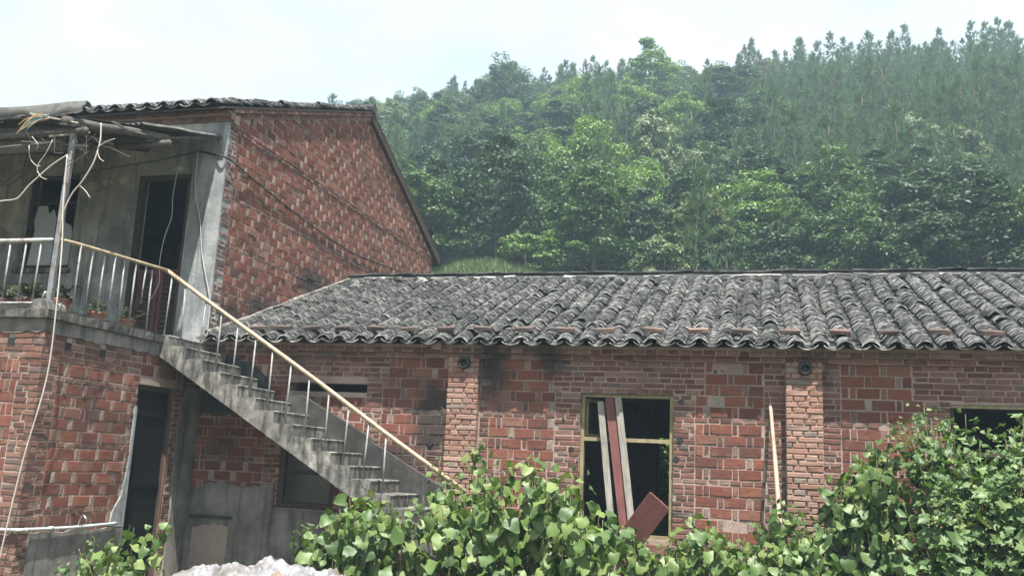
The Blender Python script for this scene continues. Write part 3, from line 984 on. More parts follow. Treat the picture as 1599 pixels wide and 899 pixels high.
while x < XR - 0.2:
    sc = rng.uniform(0.7, 1.35)
    if rng.random() > 0.22:
        link('ridge_tile', rng.choice(ridge_src), roof, (x + 0.1 * sc, RIDGE_Y - 0.15 + rng.gauss(0, 0.008), RZ + 0.052 + rng.gauss(0, 0.006) + 0.012 * mnoise.noise(Vector((x, 3, 3)))), (rng.gauss(-0.5, 0.12), rng.gauss(0, 0.035), rng.gauss(0, 0.04)), (sc, 1, rng.uniform(0.7, 1.25)))
    x += 0.2 * sc + rng.uniform(-0.015, 0.012)
# flat capping slabs on the bed
cap_src = [MB().box((0, 0, 0), (0.42, 0.2, 0.028), jit=0.006).mesh('ridge_cap', M['dark_mortar']) for _ in range(4)]
x = XG + 0.03
while x < XR - 0.3:
    link('ridge_cap', rng.choice(cap_src), roof, (x + 0.21, RIDGE_Y, RZ + 0.14 + 0.02 * mnoise.noise(Vector((x * 1.3, 0, 0)))), (rng.gauss(0, .03), rng.gauss(0.0, 0.02), rng.gauss(0, .02)))
    x += 0.41
# mortar fillet where the roof meets the house wall
fil = []
for i in range(18):
    y = EAVE_Y + 0.2 + (RIDGE_Y - EAVE_Y - 0.2) * i / 17
    fil.append((XG + 0.05, y, rz_(y) + 0.075 + 0.012 * mnoise.noise(Vector((y * 2, 0, 0)))))
MB().tube(fil, 0.036, 7, 1, lump=0.3).build('mortar_fillet', M['concrete'], roof)
# cracked pale tile fragments lying by the ridge at the left
for (dx, dy, sz, rz2) in ((-6.05, 14.75, 0.24, 0.5), (-5.8, 14.86, 0.2, -0.4), (-5.63, 14.7, 0.17, 1.0), (-6.55, 14.9, .16, .2)):
    b = MB(); b.box((0, 0, 0), (sz, sz * 0.7, 0.016), jit=0.02)
    link('tile_fragment', b.mesh('tile_fragment', M['ridge_tile']), roof, (dx, dy, rz_(dy) + 0.13), (0.35 + rng.gauss(0, .15), rng.gauss(0, .15), rz2))

# loose bricks weighting the eave tiles: each lies there on its own
ORD = ['first', 'second', 'third', 'fourth', 'fifth', 'sixth', 'seventh', 'eighth', 'ninth', 'tenth', 'eleventh', 'twelfth', 'thirteenth', 'fourteenth', 'fifteenth', 'sixteenth', 'seventeenth', 'eighteenth', 'nineteenth', 'twentieth']
bxs = [-6.42, -6.07, -5.62, -5.19, -4.74, -4.27, -3.80, -3.31, -2.79, -2.28, -1.79, -1.22, -0.69, -0.2, 0.33, 0.87, 1.37, 1.90, 2.42]
for i, x in enumerate(bxs):
    b = MB()
    b.box((0, 0, 0), (0.225, 0.105, 0.05), jit=0.005)
    me = b.mesh('loose_brick', M['old_brick'])
    y = EAVE_Y + 0.235 + rng.gauss(0, 0.012)
    o = link('loose_brick', me, None, (x, y, rz_(y) + 0.152 + rng.gauss(0, .004)), (math.atan(SL) * 0.8, rng.gauss(0, 0.03), rng.gauss(0, 0.05)))
    m_ = o.modifiers.new('bevel', 'BEVEL'); m_.width = 0.006; m_.segments = 1
    setp(o, 'loose red brick on the eave tiles, %s from the brick house' % ORD[i], 'brick', 'bricks weighting the eave tiles')
b = MB(); b.box((0, 0, 0), (0.11, 0.09, 0.1), jit=0.012)
setp(link('brick_stub', b.mesh('brick_stub', M['pier']), None, (-3.87, YW - 0.14, 3.13), (0.1, 0.2, 0.3)), 'pale orange broken brick jammed under the eave tiles by the left pilaster', 'brick')

# ------------------------------------------------------------------ the two-storey brick house
XL = -12.8
house = thing('brick_house', 'two storey red brick house with plastered upper front and balcony', 'house', (-9.5, YW, GZ))
LDOOR = (9.62, 10.35, GZ - 0.2, 2.47)
UDOOR = (-8.61, -7.75, 3.0, 5.55)
UWIN = (-10.5, -9.62, 4.2, 5.62)
hw1 = core('side', XG, 8.012, 10.9, GZ - 0.2, 3.0, [LDOOR]).build('wall', M['mortar'], house)
S1 = Wall('side', XG, hw1)
S1.fill(8.0, 10.9, 0.29, 2.86, [0.29 + 0.69 * k + 0.0 for k in range(4)], [LDOOR, (8.32, 8.41, 2.70, 2.79), (8.87, 8.96, 2.70, 2.79)],
        [(8.0, 8.26, 0, 2.9), (8.0, 9.62, 2.63, 2.9), (9.52, 9.62, 0, 2.6), (10.35, 10.47, 0, 2.9)])
hw2 = core('front', 8.0, XL, XG - 0.012, GZ - 0.2, 3.0, []).build('wall', M['mortar'], house)
S2 = Wall('front', 8.0, hw2)
S2.fill(-10.0, XG, 0.29, 2.86, [0.29 + 0.69 * k for k in range(4)], [(-7.69, -7.6, 2.70, 2.79)], [(-7.5, XG, 0, 2.9), (-8.3, XG, 2.63, 2.9)])
# gable
GZ0, GRY, GRZ, GBY, GEZ, GBZ = 3.02, 15.5, 8.16, 19.39, 6.355, 6.29
gp = [(10.905, GZ - .2), (GBY - .01, GZ - .2), (GBY - .01, GBZ), (GRY, GRZ), (10.905, GEZ)]
hw3 = MB().prism(gp, 0, XG - 0.24, XG - 0.0085).build('wall', M['mortar'], house)
S3 = Wall('side', XG, hw3)
sf, sb_ = (GRZ - GEZ) / (GRY - 10.9), (GRZ - GBZ) / (GBY - GRY)
def glim(z):
    return (10.9 + max(0, (z - GEZ) / sf) + (0.0 if z < GEZ else 0.01), GBY - max(0, (z - GBZ) / sb_))
S3.fill(10.9, GBY, GZ0, 8.12, [3.84, 4.53, 5.22, 6.19, 6.254, 6.95, 7.64], [(15.29, 15.42, 5.24, 5.36)], [(10.9, 11.14, 0, 6.5), (19.15, 19.4, 0, 6.4)], glim)
for it in S3.items:
    if 6.19 <= it[1][2] <= 6.32: it[1] = (it[1][0] + 0.012, it[1][1], it[1][2]); it[4] = 'flat'
finish_bricks([S1, S2, S3], 300)
# the vent hole in the gable is a black panel, painted for the shade inside
mb = MB(); mb.box2((XG - 0.02, 15.29, 5.24), (XG - 0.006, 15.42, 5.36)); mb.build('vent', M['black_plastic'], house)
for (p, q) in (((XG - .006, 8.315, 2.70), (XG - .004, 8.42, 2.79)), ((XG - .006, 8.865, 2.70), (XG - .004, 8.97, 2.79))):
    MB().box2((p[0] - .01, p[1], p[2]), (q[0], q[1], q[2])).build('putlog_hole', M['black_plastic'], house)  # flat black panels painted as the shade inside the holes
MB().box2((-7.69, 8.0, 2.70), (-7.6, 8.006, 2.79)).build('putlog_hole', M['black_plastic'], house)  # likewise a black panel, painted as shade within the hole

# upper front: plaster on the wall between balcony and eave
uf = core('front', YW, XL, XG - 0.004, 3.0, 6.3, [UDOOR, UWIN], 0.24, 0.0).build('wall', M['plaster'], house)
plate('front', YW, [(-7.70, 3.08), (XG + 0.012, 3.08), (XG + 0.012, 6.28), (-7.58, 6.28), (-7.6, 5.7), (-7.66, 5.2), (-7.71, 4.5)], 0.022, 'plaster_pier', M['plaster_pale'], house)
plate('front', YW, ragged(-9.0, -7.59, 6.28, 6.09, 0.0, seed=3), 0.012, 'plaster_band', M['limewash'], house)
plate('front', YW, [(-12.7, 4.85), (-11.0, 4.9), (-10.72, 4.75), (-10.62, 5.1), (-10.66, 5.6), (-10.75, 5.95), (-12.7, 5.95)], 0.015, 'limewash_panel', M['limewash'], house)
for (u, z, s) in ((-9.42, 5.42, 0.16), (-9.13, 5.46, 0.1), (-8.88, 5.49, 0.1), (-7.97, 5.62, 0.1)):
    pts = [(u + s * math.cos(k * 1.05 + u) * rng.uniform(.6, 1.1), z + s * 0.55 * math.sin(k * 1.05 + u) * rng.uniform(.6, 1.1)) for k in range(6)]
    plate('front', YW, pts, 0.008, 'limewash_patch', M['limewash'], house)
# upper door: frame, dark leaf standing ajar
dfm = MB()
dfm.box2((UDOOR[0], YW + .02, 3.08), (UDOOR[0] + .07, YW + .12, 5.55)); dfm.box2((UDOOR[1] - .06, YW + .02, 3.08), (UDOOR[1], YW + .12, 5.55)); dfm.box2((UDOOR[0] + .07, YW + .022, 5.48), (UDOOR[1] - .06, YW + .118, 5.55))
dr = dfm.build('door', M['wood_dark'], house)
for (x0, x1) in ((-8.53, -8.19), (-8.17, -7.82)):
    lf = MB()
    lf.box2((x0, YW + .14, 3.09), (x0 + .06, YW + .18, 4.2)); lf.box2((x1 - .06, YW + .14, 3.09), (x1, YW + .18, 4.2))
    lf.box2((x0 + .06, YW + .142, 4.13), (x1 - .06, YW + .178, 4.2)); lf.box2((x0 + .06, YW + .142, 3.09), (x1 - .06, YW + .178, 3.2))
    lf.build('leaf_frame', M['red_paint'], dr)
    for k in range(13):
        z = 3.22 + k * 0.07
        b = MB(); b.box(((x0 + x1) / 2, YW + .16, z + 0.03), (x1 - x0 - .125, 0.012, 0.066), Matrix.Rotation(-0.35, 3, 'X')); b.build('louvre', M['wood_dark'], dr)
# upper window: frame and broken panes
uwf = window_frame(house, UWIN[0] + .003, UWIN[1] - .003, UWIN[2] + .003, UWIN[3] - .003, YW + .06, bars=(5.2,), mull=(-9.98,), mat='wood_dark', t=0.06)
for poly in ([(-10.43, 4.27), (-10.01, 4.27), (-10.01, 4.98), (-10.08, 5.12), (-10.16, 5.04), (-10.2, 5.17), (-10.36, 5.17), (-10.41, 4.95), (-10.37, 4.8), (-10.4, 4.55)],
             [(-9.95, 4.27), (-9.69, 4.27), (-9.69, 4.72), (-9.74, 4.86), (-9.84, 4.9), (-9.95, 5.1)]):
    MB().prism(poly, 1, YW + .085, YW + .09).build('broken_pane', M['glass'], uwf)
MB().box2((UWIN[0] - .05, YW - .05, UWIN[2] - .07), (UWIN[1] + .05, YW + .05, UWIN[2] - .002)).build('window_sill', M['concrete'], house)

# lower side door, dark boards deep in the opening
ld = MB()
ld.box2((XG - .2, 9.62, GZ), (XG - .06, 9.68, 2.47)); ld.box2((XG - .2, 10.32, GZ), (XG - .03, 10.35, 2.47)); ld.box2((XG - .198, 9.68, 2.41), (XG - .062, 10.32, 2.47))
lo = ld.build('door', M['wood_dark'], house)
MB().box2((XG - .032, 10.322, GZ), (XG - .012, 10.348, 2.46)).build('door_jamb', M['wood_brown'], lo)
for k in range(5):
    MB().box2((XG - .10, 9.68 + k * .126, GZ), (XG - .07, 9.68 + k * .126 + .123, 2.41)).build('door_board', M['door_black'], lo)
for z in (0.5, 1.25, 2.1):
    MB().box2((XG - .069, 9.7, z), (XG - .05, 10.29, z + .09)).build('door_ledge', M['door_black'], lo)
# render: plinth, door edge, pier
plate('side', XG, ragged(8.16, 9.615, 0.80, GZ, 0.02, seed=8), 0.022, 'plinth', M['cement'], house)
plate('side', XG, [(9.55, 0.8), (9.618, 0.8), (9.618, 2.2), (9.585, 2.2), (9.575, 1.5), (9.52, 1.15), (9.40, 0.98), (9.36, 0.82)], 0.018, 'render_edge', M['plaster_pale'], house)
plate('side', XG, [(10.48, GZ), (10.895, GZ), (10.895, 2.5), (10.6, 2.52), (10.5, 2.3), (10.47, 1.6), (10.5, 0.9)], 0.02, 'render_pier', M['cement'], house)
# band of cement under the balcony
plate('side', XG, [(8.0, 3.0), (8.0, 2.87)] + [(8.0 + .1 * i, 2.85 + 0.05 * mnoise.noise(Vector((i * .7, 2, 1)))) for i in range(1, 29)] + [(10.89, 2.84), (10.89, 3.0)], 0.014, 'cement_band', M['cement'], house)
plate('front', 8.0, [(XG, 3.0), (XG, 2.87)] + [(XG - .1 * i, 2.85 + 0.05 * mnoise.noise(Vector((i * .7, 5, 1)))) for i in range(1, 29)] + [(-10.1, 2.84), (-10.1, 3.0)], 0.014, 'cement_band', M['cement'], house)
# balcony slab with a weathered edge and a kerb
def rough_slab(x0, x1, y0, y1, z0, z1, name, mat, parent, n=26, amp=0.012):
    mb = MB()
    per = [(x0, y0)] + [(x0 + (x1 - x0) * i / n, y0) for i in range(1, n)] + [(x1, y0)] + [(x1, y0 + (y1 - y0) * i / n) for i in range(1, n)] + [(x1, y1), (x0, y1)]
    k = len(per)
    vt, vb = [], []
    for i, (x, y) in enumerate(per):
        d = amp * mnoise.noise(Vector((x * 4, y * 4, 1.0)))
        e = amp * mnoise.noise(Vector((x * 4, y * 4, 6.0)))
        vt.append((x + (d if x == x1 else 0), y + (d if y == y0 else 0), z1 + e * .7))
        vb.append((x + (e if x == x1 else 0) - (.012 if x == x1 else 0), y - (e if y == y0 else 0) + (.012 if y == y0 else 0), z0 + d * .7))
    mb.add(vb + vt, [tuple(range(k))[::-1], tuple(range(k, 2 * k))] + [(i, (i + 1) % k, k + (i + 1) % k, k + i) for i in range(k)])
    return mb.build(name, mat, parent)
rough_slab(XL, XG + 0.075, 7.92, YW - .002, 3.002, 3.09, 'balcony_slab', M['concrete'], house)
kb = MB(); kb.box2((XL, 7.99, 3.09), (-7.42, 8.05, 3.15)); kb.box2((XG - .04, 8.25, 3.09), (XG + .01, 9.7, 3.125)); kb.build('balcony_kerb', M['parapet'], house)
cb = MB(); cb.prism([(-7.46, 3.09), (-7.17, 3.09), (-7.2, 3.16), (-7.26, 3.205), (-7.36, 3.2)], 1, 7.94, 8.2); cb.build('corner_block', M['concrete'], house)
# hidden rear and left walls close the rooms
cl = MB(); cl.box2((XL, 8.24, GZ - .2), (XL + .24, GBY, 6.2)); cl.box2((XL + .24, GBY - .25, GZ - .2), (XG - .25, GBY - .01, 6.2)); cl.build('wall', M['mortar'], house)
MB().box2((XL + .01, YW + .245, 6.21), (XG - .245, GBY - .02, 6.27)).build('ceiling', M['wood_dark'], house)
MB().box2((XL + .24, YW + .25, 2.98), (XG - .25, GBY - .3, 3.08)).build('upper_floor', M['cement'], house)

# roof of the house
RE_Y, RE_Z, RR_Y, RR_Z, RB_Y, RB_Z = 10.58, 6.40, 15.5, 8.27, 19.85, 6.33
hs1 = (RR_Z - RE_Z) / (RR_Y - RE_Y); hs2 = (RR_Z - RB_Z) / (RB_Y - RR_Y)
hr = MB()
hr.prism([(RE_Y + .05, RE_Z + .05 * hs1 - .004), (RR_Y, RR_Z - .004), (RB_Y - .05, RB_Z + .05 * hs2 - .004), (RB_Y - .05, RB_Z + .05 * hs2 - .034), (RR_Y, RR_Z - .034), (RE_Y + .05, RE_Z + .05 * hs1 - .034)], 0, XL, XG + 0.07)
hr = hr.build('roof', M['deck'], house)
lay_tiles(hr, XL + .1, XG + 0.02, RE_Y, RE_Z, hs1, (RR_Y - RE_Y) * 1.07, limit=300, keep=lambda c, n, r_, m: r_ < 5 or c > n - 3, wob=0.9)
lay_tiles(hr, XL + .1, XG + 0.02, RB_Y, RB_Z, hs2, (RB_Y - RR_Y) * 1.09, sgn=-1, limit=0, keep=lambda c, n, r_, m: c > n - 3 or r_ > m - 4, wob=0.9)
MB().tube([(XL, RR_Y, RR_Z + .05), (XG - 2, RR_Y, RR_Z + .06), (XG + .09, RR_Y, RR_Z + .05)], 0.09, 8, 2, lump=.1).build('ridge_bed', M['dark_mortar'], hr)
# corbelled brick under the eave and up the verge
ec = MB()
ec.box2((XL, YW - .045, 6.3), (XG + .03, YW + .2, 6.362)); ec.box2((XL, YW - .125, 6.3625), (XG + .035, YW + .2, 6.43)); ec = ec.build('eave_course', M['mortar'], house)
for z, o in ((6.305, .06), (6.368, .14)):
    x = XG + .06
    while x > -10.2:
        link('eave_brick', brick_mesh('flat_header', rng.randrange(8), 'flat'), house, (x - .06, YW - o, z + .027), (0, rng.gauss(0, .01), 0), (1, 1, 1)); x -= .126
ve = MB()
for o1, d0, d1 in ((0.02, .185, .105), (0.05, .1045, .036)):
    ve.prism([(10.91, RE_Z + (10.91 - RE_Y) * hs1 - d0), (RR_Y, RR_Z - d0), (RR_Y, RR_Z - d1), (10.91, RE_Z + (10.91 - RE_Y) * hs1 - d1)], 0, XG - .2, XG + o1)
ve.build('verge_course', M['mortar'], house)
va = math.atan(hs1)
for o1, d in ((.034, .14), (.064, .072)):
    y = 10.97
    while y < RR_Y - .05:
        link('verge_brick', brick_mesh('flat_header', rng.randrange(8), 'flat'), house, (XG + o1, y, RE_Z + (y - RE_Y) * hs1 - d), Matrix.Rotation(va, 3, 'X') @ Matrix.Rotation(math.pi / 2, 3, 'Z') , (1, 1, 1.05)); y += .126 * math.cos(va)
vb = MB(); vb.prism([(RR_Y + .003, RR_Z - .2), (RB_Y - .1, RB_Z + .1 * hs2 - .2), (RB_Y - .1, RB_Z + .1 * hs2 - .036), (RR_Y + .003, RR_Z - .036)], 0, XG - .2, XG + .066); vb.build('barge_board', M['wood_dark'], house)

# ------------------------------------------------------------------ stairs
stairs = thing('concrete_staircase', 'weathered concrete outside stairs running down from the balcony', 'stairs', (-5.0, 10.3, GZ))
RUN, RISE = 0.258, 0.149
def soff(x): return 3.11 - 0.577 * (x + 7.1) - 0.335
for n in range(0, 19):
    x0 = -7.1 + RUN * (n - 1) + (0.0 if n else 0.10); x1 = -7.1 + RUN * n; z = 3.11 - RISE * n - (0.004 if n == 0 else 0)
    j = [rng.gauss(0, .005) for _ in range(4)]
    mb = MB()
    m_ = 9
    ys = [9.9 + (10.78 - 9.9) * i / m_ for i in range(m_ + 1)]
    vs, fs = [], []
    for i, y in enumerate(ys):
        e = 0.007 * mnoise.noise(Vector((y * 5, n * 1.7, 0)))
        nb = 0.012
        jn = 0.004 * mnoise.noise(Vector((y * 9, n * 2.7, 4)))
        vs += [(x0 + .0005, y, max(soff(x0), GZ - .1)), (x1, y, max(soff(x1), GZ - .1)), (x1 + j[0] + e, y, z - nb * 2.2 + jn), (x1 + j[0] + e + .006, y, z - nb + jn), (x1 + j[0] - .01 + e, y, z + jn), (x0 + .0005, y, z + j[1] * .4)]
    for i in range(m_):
        for k in range(6):
            k2 = (k + 1) % 6
            fs.append((i * 6 + k, i * 6 + k2, (i + 1) * 6 + k2, (i + 1) * 6 + k))
    fs += [tuple(range(6))[::-1], tuple(m_ * 6 + k for k in range(6))]
    mb.add(vs, fs)
    mb.build('step', M['concrete'], stairs)
MB().prism([(-5.9, soff(-5.9)), (-3.5, soff(-3.5)), (-3.5, 1.22), (-3.62, 1.36), (-4.66, 1.91), (-4.70, 1.97), (-5.7, 2.48), (-5.9, 2.46)], 1, 10.782, 10.872).build('side_upstand', M['parapet'], stairs)

# ------------------------------------------------------------------ railings
def rod(mb, p, q, r, sides=7):
    return mb.tube([p, q], r, sides, 1)
sr = thing('stair_railing', 'cream steel handrail with thin grey bars down the concrete stairs', 'railing', (-5.2, 9.93, 2.0))
RP = [(-7.25, 9.93, 3.925), (-6.6, 9.93, 3.52), (-5.886, 9.93, 3.09), (-5.0, 9.93, 2.552), (-4.135, 9.93, 2.005), (-3.13, 9.93, 1.395)]
MB().tube(RP, 0.026, 10, 2).build('handrail', M['rail_cream'], sr, True)
def rail_z(x):
    for a, b in zip(RP, RP[1:]):
        if a[0] <= x <= b[0]:
            return a[2] + (b[2] - a[2]) * (x - a[0]) / (b[0] - a[0])
    return 3.9
for n in range(0, 13):
    xb = -7.19 + 0.2555 * n + rng.gauss(0, .008)
    zb = 3.11 - RISE * max(0, math.ceil((xb + 7.1) / RUN)) - 0.01
    xt = xb + rng.gauss(0.012, 0.012)
    rod(MB(), (xb, 9.93, zb), (xt, 9.93, rail_z(xt) - .015), 0.0105).build('baluster', M['bar_grey'], sr, True)
MB().box((-5.97, 9.93, rail_z(-5.93) - .02), (0.09, 0.012, 0.01)).build('weld_stub', M['bar_grey'], sr)
MB().tube([(-3.16, 9.93, 1.40), (-3.15, 9.93, GZ)], 0.018, 8, 1).build('end_post', M['bar_grey'], sr, True)
br = thing('balcony_railing', 'grey pipe railing with upright bars round the balcony edge', 'railing', (-8.5, 8.1, 3.1))
MB().tube([(XL + .1, 8.06, 3.87), (-9, 8.06, 3.865), (-7.36, 8.06, 3.862)], 0.024, 9, 2).build('top_rail', M['rail_grey'], br, True)
MB().tube([(-7.26, 8.06, 3.86), (-7.245, 8.3, 3.875), (-7.245, 9.2, 3.905), (-7.25, 9.93, 3.93)], 0.021, 9, 2).build('top_rail', M['rail_cream'], br, True)
MB().tube([(XL + .1, 8.06, 3.175), (-7.5, 8.06, 3.175), (-7.40, 8.06, 3.2), (-7.3, 8.0, 3.28)], 0.013, 7, 2).build('bottom_rail', M['rail_grey'], br, True)
for k in range(24):
    x = -7.5 - k * 0.196
    rod(MB(), (x - 0.01, 8.06, 3.17), (x + rng.gauss(0, .008), 8.06, 3.85), 0.0105).build('baluster', M['bar_grey'], br, True)
for k, y in enumerate((8.36, 8.55, 8.75, 8.93, 9.12, 9.31, 9.64)):
    rod(MB(), (XG - .015, y, 3.10), (XG - .015 + rng.gauss(0, .008), y + rng.gauss(0, .012), 3.88), 0.0105).build('baluster', M['bar_grey'], br, True)
MB().tube([(XG - .015, 9.48, 3.42), (XG - .015, 9.5, 3.9)], 0.0105, 7, 1).build('broken_baluster', M['bar_grey'], br, True)

# ------------------------------------------------------------------ canopy over the balcony
can = thing('porch_canopy', 'ramshackle lean-to canopy of logs and sheets over the balcony', 'canopy', (-9.0, 9.0, 3.1))
def cz(y): return 5.26 + 0.275 * (y - 8.05)
MB().tube([(-7.29, 8.06, 3.1), (-7.285, 8.06, 4.2), (-7.28, 8.06, 5.2)], 0.037, 4, 1).build('post', M['post_grey'], can)
for x, r, ye in ((-7.3, .055, 9.7), (-8.5, .045, 10.88), (-9.9, .06, 10.88), (-11.4, .06, 10.88)):
    MB().tube([(x + .02, 7.9, cz(7.9) - .07), (x - .03, 8.5, cz(8.5) - .075), (x - .02, 9.1, cz(9.1) - .08), (x - .03, ye, cz(ye) - .1)], r, 9, 3, lump=.06).build('rafter_log', M['wood_log'], can, True)
for y, z, r in ((8.06, cz(8.06) - .17, .042), (9.5, cz(9.5) - .19, .04)):
    MB().tube([(XL, y, z + .02), (-9.6, y + .02, z - .015), (-7.12, y, z)], r, 8, 3, lump=.08).build('purlin_log', M['wood_log'], can, True)
def corrugated(x0, x1, y0, y1, lift, name, mat, amp=.016, period=.075, tilt=0.0, th=.007, wave_x=True):
    nx = max(4, int((x1 - x0) / period * 6)); ny = 6
    vs = []
    for layer in (0, 1):
        for j in range(ny + 1):
            for i in range(nx + 1):
                x = x0 + (x1 - x0) * i / nx; y = y0 + (y1 - y0) * j / ny
                wv = amp * math.sin(2 * math.pi * x / period)
                sag = .02 * mnoise.noise(Vector((x * 1.5, y * 1.5, lift * 9)))
                vs.append((x, y, cz(y) + lift + wv + sag + tilt * (x - x0) + layer * th))
    k = (nx + 1) * (ny + 1); fs = []
    for j in range(ny):
        for i in range(nx):
            a = j * (nx + 1) + i
            fs.append((a, a + nx + 1, a + nx + 2, a + 1)); fs.append((k + a, k + a + 1, k + a + nx + 2, k + a + nx + 1))
    for j in (0, ny):
        for i in range(nx):
            a = j * (nx + 1) + i; fs.append((a, a + 1, k + a + 1, k + a))
    for i in (0, nx):
        for j in range(ny):
            a = j * (nx + 1) + i; fs.append((a, a + nx + 1, k + a + nx + 1, k + a))
    return MB().add(vs, fs).build(name, mat, can, True)
corrugated(-8.35, -7.22, 9.1, 9.95, 0.03, 'corrugated_sheet', M['asbestos'])
corrugated(-8.3, -7.30, 9.7, 10.86, 0.07, 'corrugated_sheet', M['asbestos'], tilt=-.03)
corrugated(-8.0, -7.42, 9.5, 10.5, -.03, 'sagging_board', M['wood_log'], amp=.004, tilt=-.09)
corrugated(-8.9, -7.6, 9.2, 9.9, -.06, 'sagging_board', M['wood_log'], amp=.003, tilt=-.05)
corrugated(-9.6, -8.2, 8.2, 9.7, 0.02, 'corrugated_sheet', M['asbestos'])
corrugated(-9.55, -8.2, 9.6, 10.86, 0.06, 'corrugated_sheet', M['asbestos'])
corrugated(-12.8, -9.5, 8.1, 10.86, 0.03, 'corrugated_sheet', M['asbestos'])
corrugated(-8.3, -7.3, 7.95, 9.2, 0.0, 'flat_sheet', M['parapet'], amp=.002)
# rolled felt-like sheet along the front edge
vs, fs = [], []
nn, ns = 22, 12
for layer in (0, 1):
    for i in range(nn + 1):
        x = XL + (-7.13 - XL) * i / nn
        for k in range(ns + 1):
            an = math.radians(-35 + (150 + 55 * mnoise.noise(Vector((x * 2.3, 3, 1)))) * k / ns)
            r = 0.105 + layer * 0.012 + 0.035 * mnoise.noise(Vector((x * 1.4, k * .35, 2)))
            dx = 0.02 * mnoise.noise(Vector((k * .7, 1, 5))) if i == nn else 0
            vs.append((x + dx, 8.0 + r * 1.0 * -math.sin(an) * 0.75 + .05, 5.30 + r * 1.05 * math.cos(an) + .012 * mnoise.noise(Vector((x, k * .4, 9)))))
kk = (nn + 1) * (ns + 1)
for i in range(nn):
    for k in range(ns):
        a = i * (ns + 1) + k
        fs.append((a, a + 1, a + ns + 2, a + ns + 1)); fs.append((kk + a, kk + a + ns + 1, kk + a + ns + 2, kk + a + 1))
for i in (0, nn):
    for k in range(ns):
        a = i * (ns + 1) + k; fs.append((a, a + 1, kk + a + 1, kk + a))
for k in (0, ns):
    for i in range(nn):
        a = i * (ns + 1) + k; fs.append((a, a + ns + 1, kk + a + ns + 1, kk + a))
MB().add(vs, fs).build('rolled_sheet', M['asbestos'], can, True)
for k, (x, y, z, dx, dy, dz) in enumerate(((-7.7, 7.86, 5.24, .55, .1, -.1), (-8.2, 7.9, 5.05, -.9, 0, -.02), (-7.5, 7.95, 5.0, .35, .2, .1), (-7.9, 8.0, 4.98, .8, .1, -.06), (-7.0, 8.3, 5.28, -.3, .6, .15), (-8.3, 8.02, 4.93, .9, .0, .03))):
    MB().box((x + dx / 2, y + dy / 2, z + dz / 2), (Vector((dx, dy, dz)).length, .03, .018), Vector((dx, dy, dz)).to_track_quat('X', 'Z').to_matrix(), .004).build('batten', M['wood_log' if k % 2 else 'wood_grey'], can)
for k in range(16):
    x = rng.uniform(-9.2, -7.2); y = rng.uniform(7.9, 9.2); z = cz(y) + rng.uniform(-.22, -.02)
    L_ = rng.uniform(.3, .9); an = rng.uniform(-.6, .6) + (0 if k % 2 else 1.3)
    MB().box((x, y, z), (L_, rng.uniform(.03, .09), .014), Matrix.Rotation(an, 3, 'Z') @ Matrix.Rotation(rng.uniform(-.25, .2), 3, 'Y'), .006).build('lath', M['wood_log'], can)
fl = MB()
for (a, b) in (((-12.8, 8.12), (-7.45, 8.14)),):
    fl.box2((a[0], a[1], 4.9), (b[0], b[1], 5.2))
fl.build('fascia_board', M['wood_log'], can)

# ------------------------------------------------------------------ cables
def cable(name, label, pts, r, mat, cat='cable', smooth=5, sides=6):
    o = MB().tube(pts, r, sides, smooth).build(name, M[mat], None, True)
    return setp(o, label, cat)
cable('hanging_cable', 'long pale cable hanging from the canopy past the balcony to the ground', [(-7.21, 7.93, 4.77), (-7.19, 7.93, 4.45), (-7.165, 7.93, 4.15), (-7.115, 7.93, 3.79), (-7.05, 7.9, 3.17), (-7.06, 7.92, 2.37), (-7.19, 7.9, 1.52), (-7.3, 7.9, 0.57), (-7.34, 7.9, GZ)], .0075, 'cable_white')
cable('looped_cable', 'white cable looping left from the canopy post', [(-7.21, 7.93, 4.77), (-7.33, 7.94, 4.71), (-7.45, 7.95, 4.64), (-7.67, 7.95, 4.45), (-7.735, 7.95, 4.37), (-7.82, 7.95, 4.3), (-8.05, 7.95, 4.28), (-8.6, 7.95, 4.2)], .0075, 'cable_white')
cable('drooping_cable', 'white cable drooping from the canopy log to the railing post', [(-6.85, 7.95, 5.12), (-6.83, 7.95, 4.95), (-6.84, 7.95, 4.84), (-6.88, 7.95, 4.67), (-6.99, 7.95, 4.47), (-7.1, 7.95, 4.33), (-7.19, 7.96, 4.1), (-7.22, 8.0, 3.9)], .0075, 'cable_white')
cable('wall_cable', 'black cable slung across the red brick gable wall', [(-7.62, 10.86, 5.86), (-7.4, 10.85, 5.8), (-7.19, 10.87, 5.74), (-7.19, 11.69, 5.65), (-7.2, 12.47, 5.57), (-7.2, 13.82, 5.45), (-7.2, 15.1, 5.4), (-7.2, 15.9, 5.44), (-7.2, 16.8, 5.5), (-7.2, 18.39, 5.62), (-7.21, 19.3, 5.7)], .014, 'cable_black')
cable('eave_cable', 'black cable strung under the canopy towards the upper window', [(-7.62, 10.84, 5.86), (-8.1, 10.6, 5.66), (-8.8, 10.2, 5.4), (-9.3, 9.9, 5.2)], .009, 'cable_black')
cable('door_wire', 'thin white wire dangling in front of the upper doorway', [(-7.95, 10.84, 5.55), (-7.96, 10.82, 5.2), (-7.94, 10.82, 4.9), (-8.0, 10.8, 4.6), (-8.03, 10.8, 4.25), (-8.0, 10.8, 3.95), (-8.1, 10.8, 3.72)], .006, 'cable_white')
cable('pier_wire', 'thin white wire hanging down the plaster pier beside the doorway', [(-7.66, 10.85, 5.85), (-7.63, 10.85, 5.3), (-7.5, 10.85, 4.85), (-7.42, 10.85, 4.4), (-7.32, 10.84, 4.1), (-7.2, 10.84, 3.7), (-7.17, 10.82, 3.3), (-7.15, 10.8, 2.9)], .006, 'cable_white')
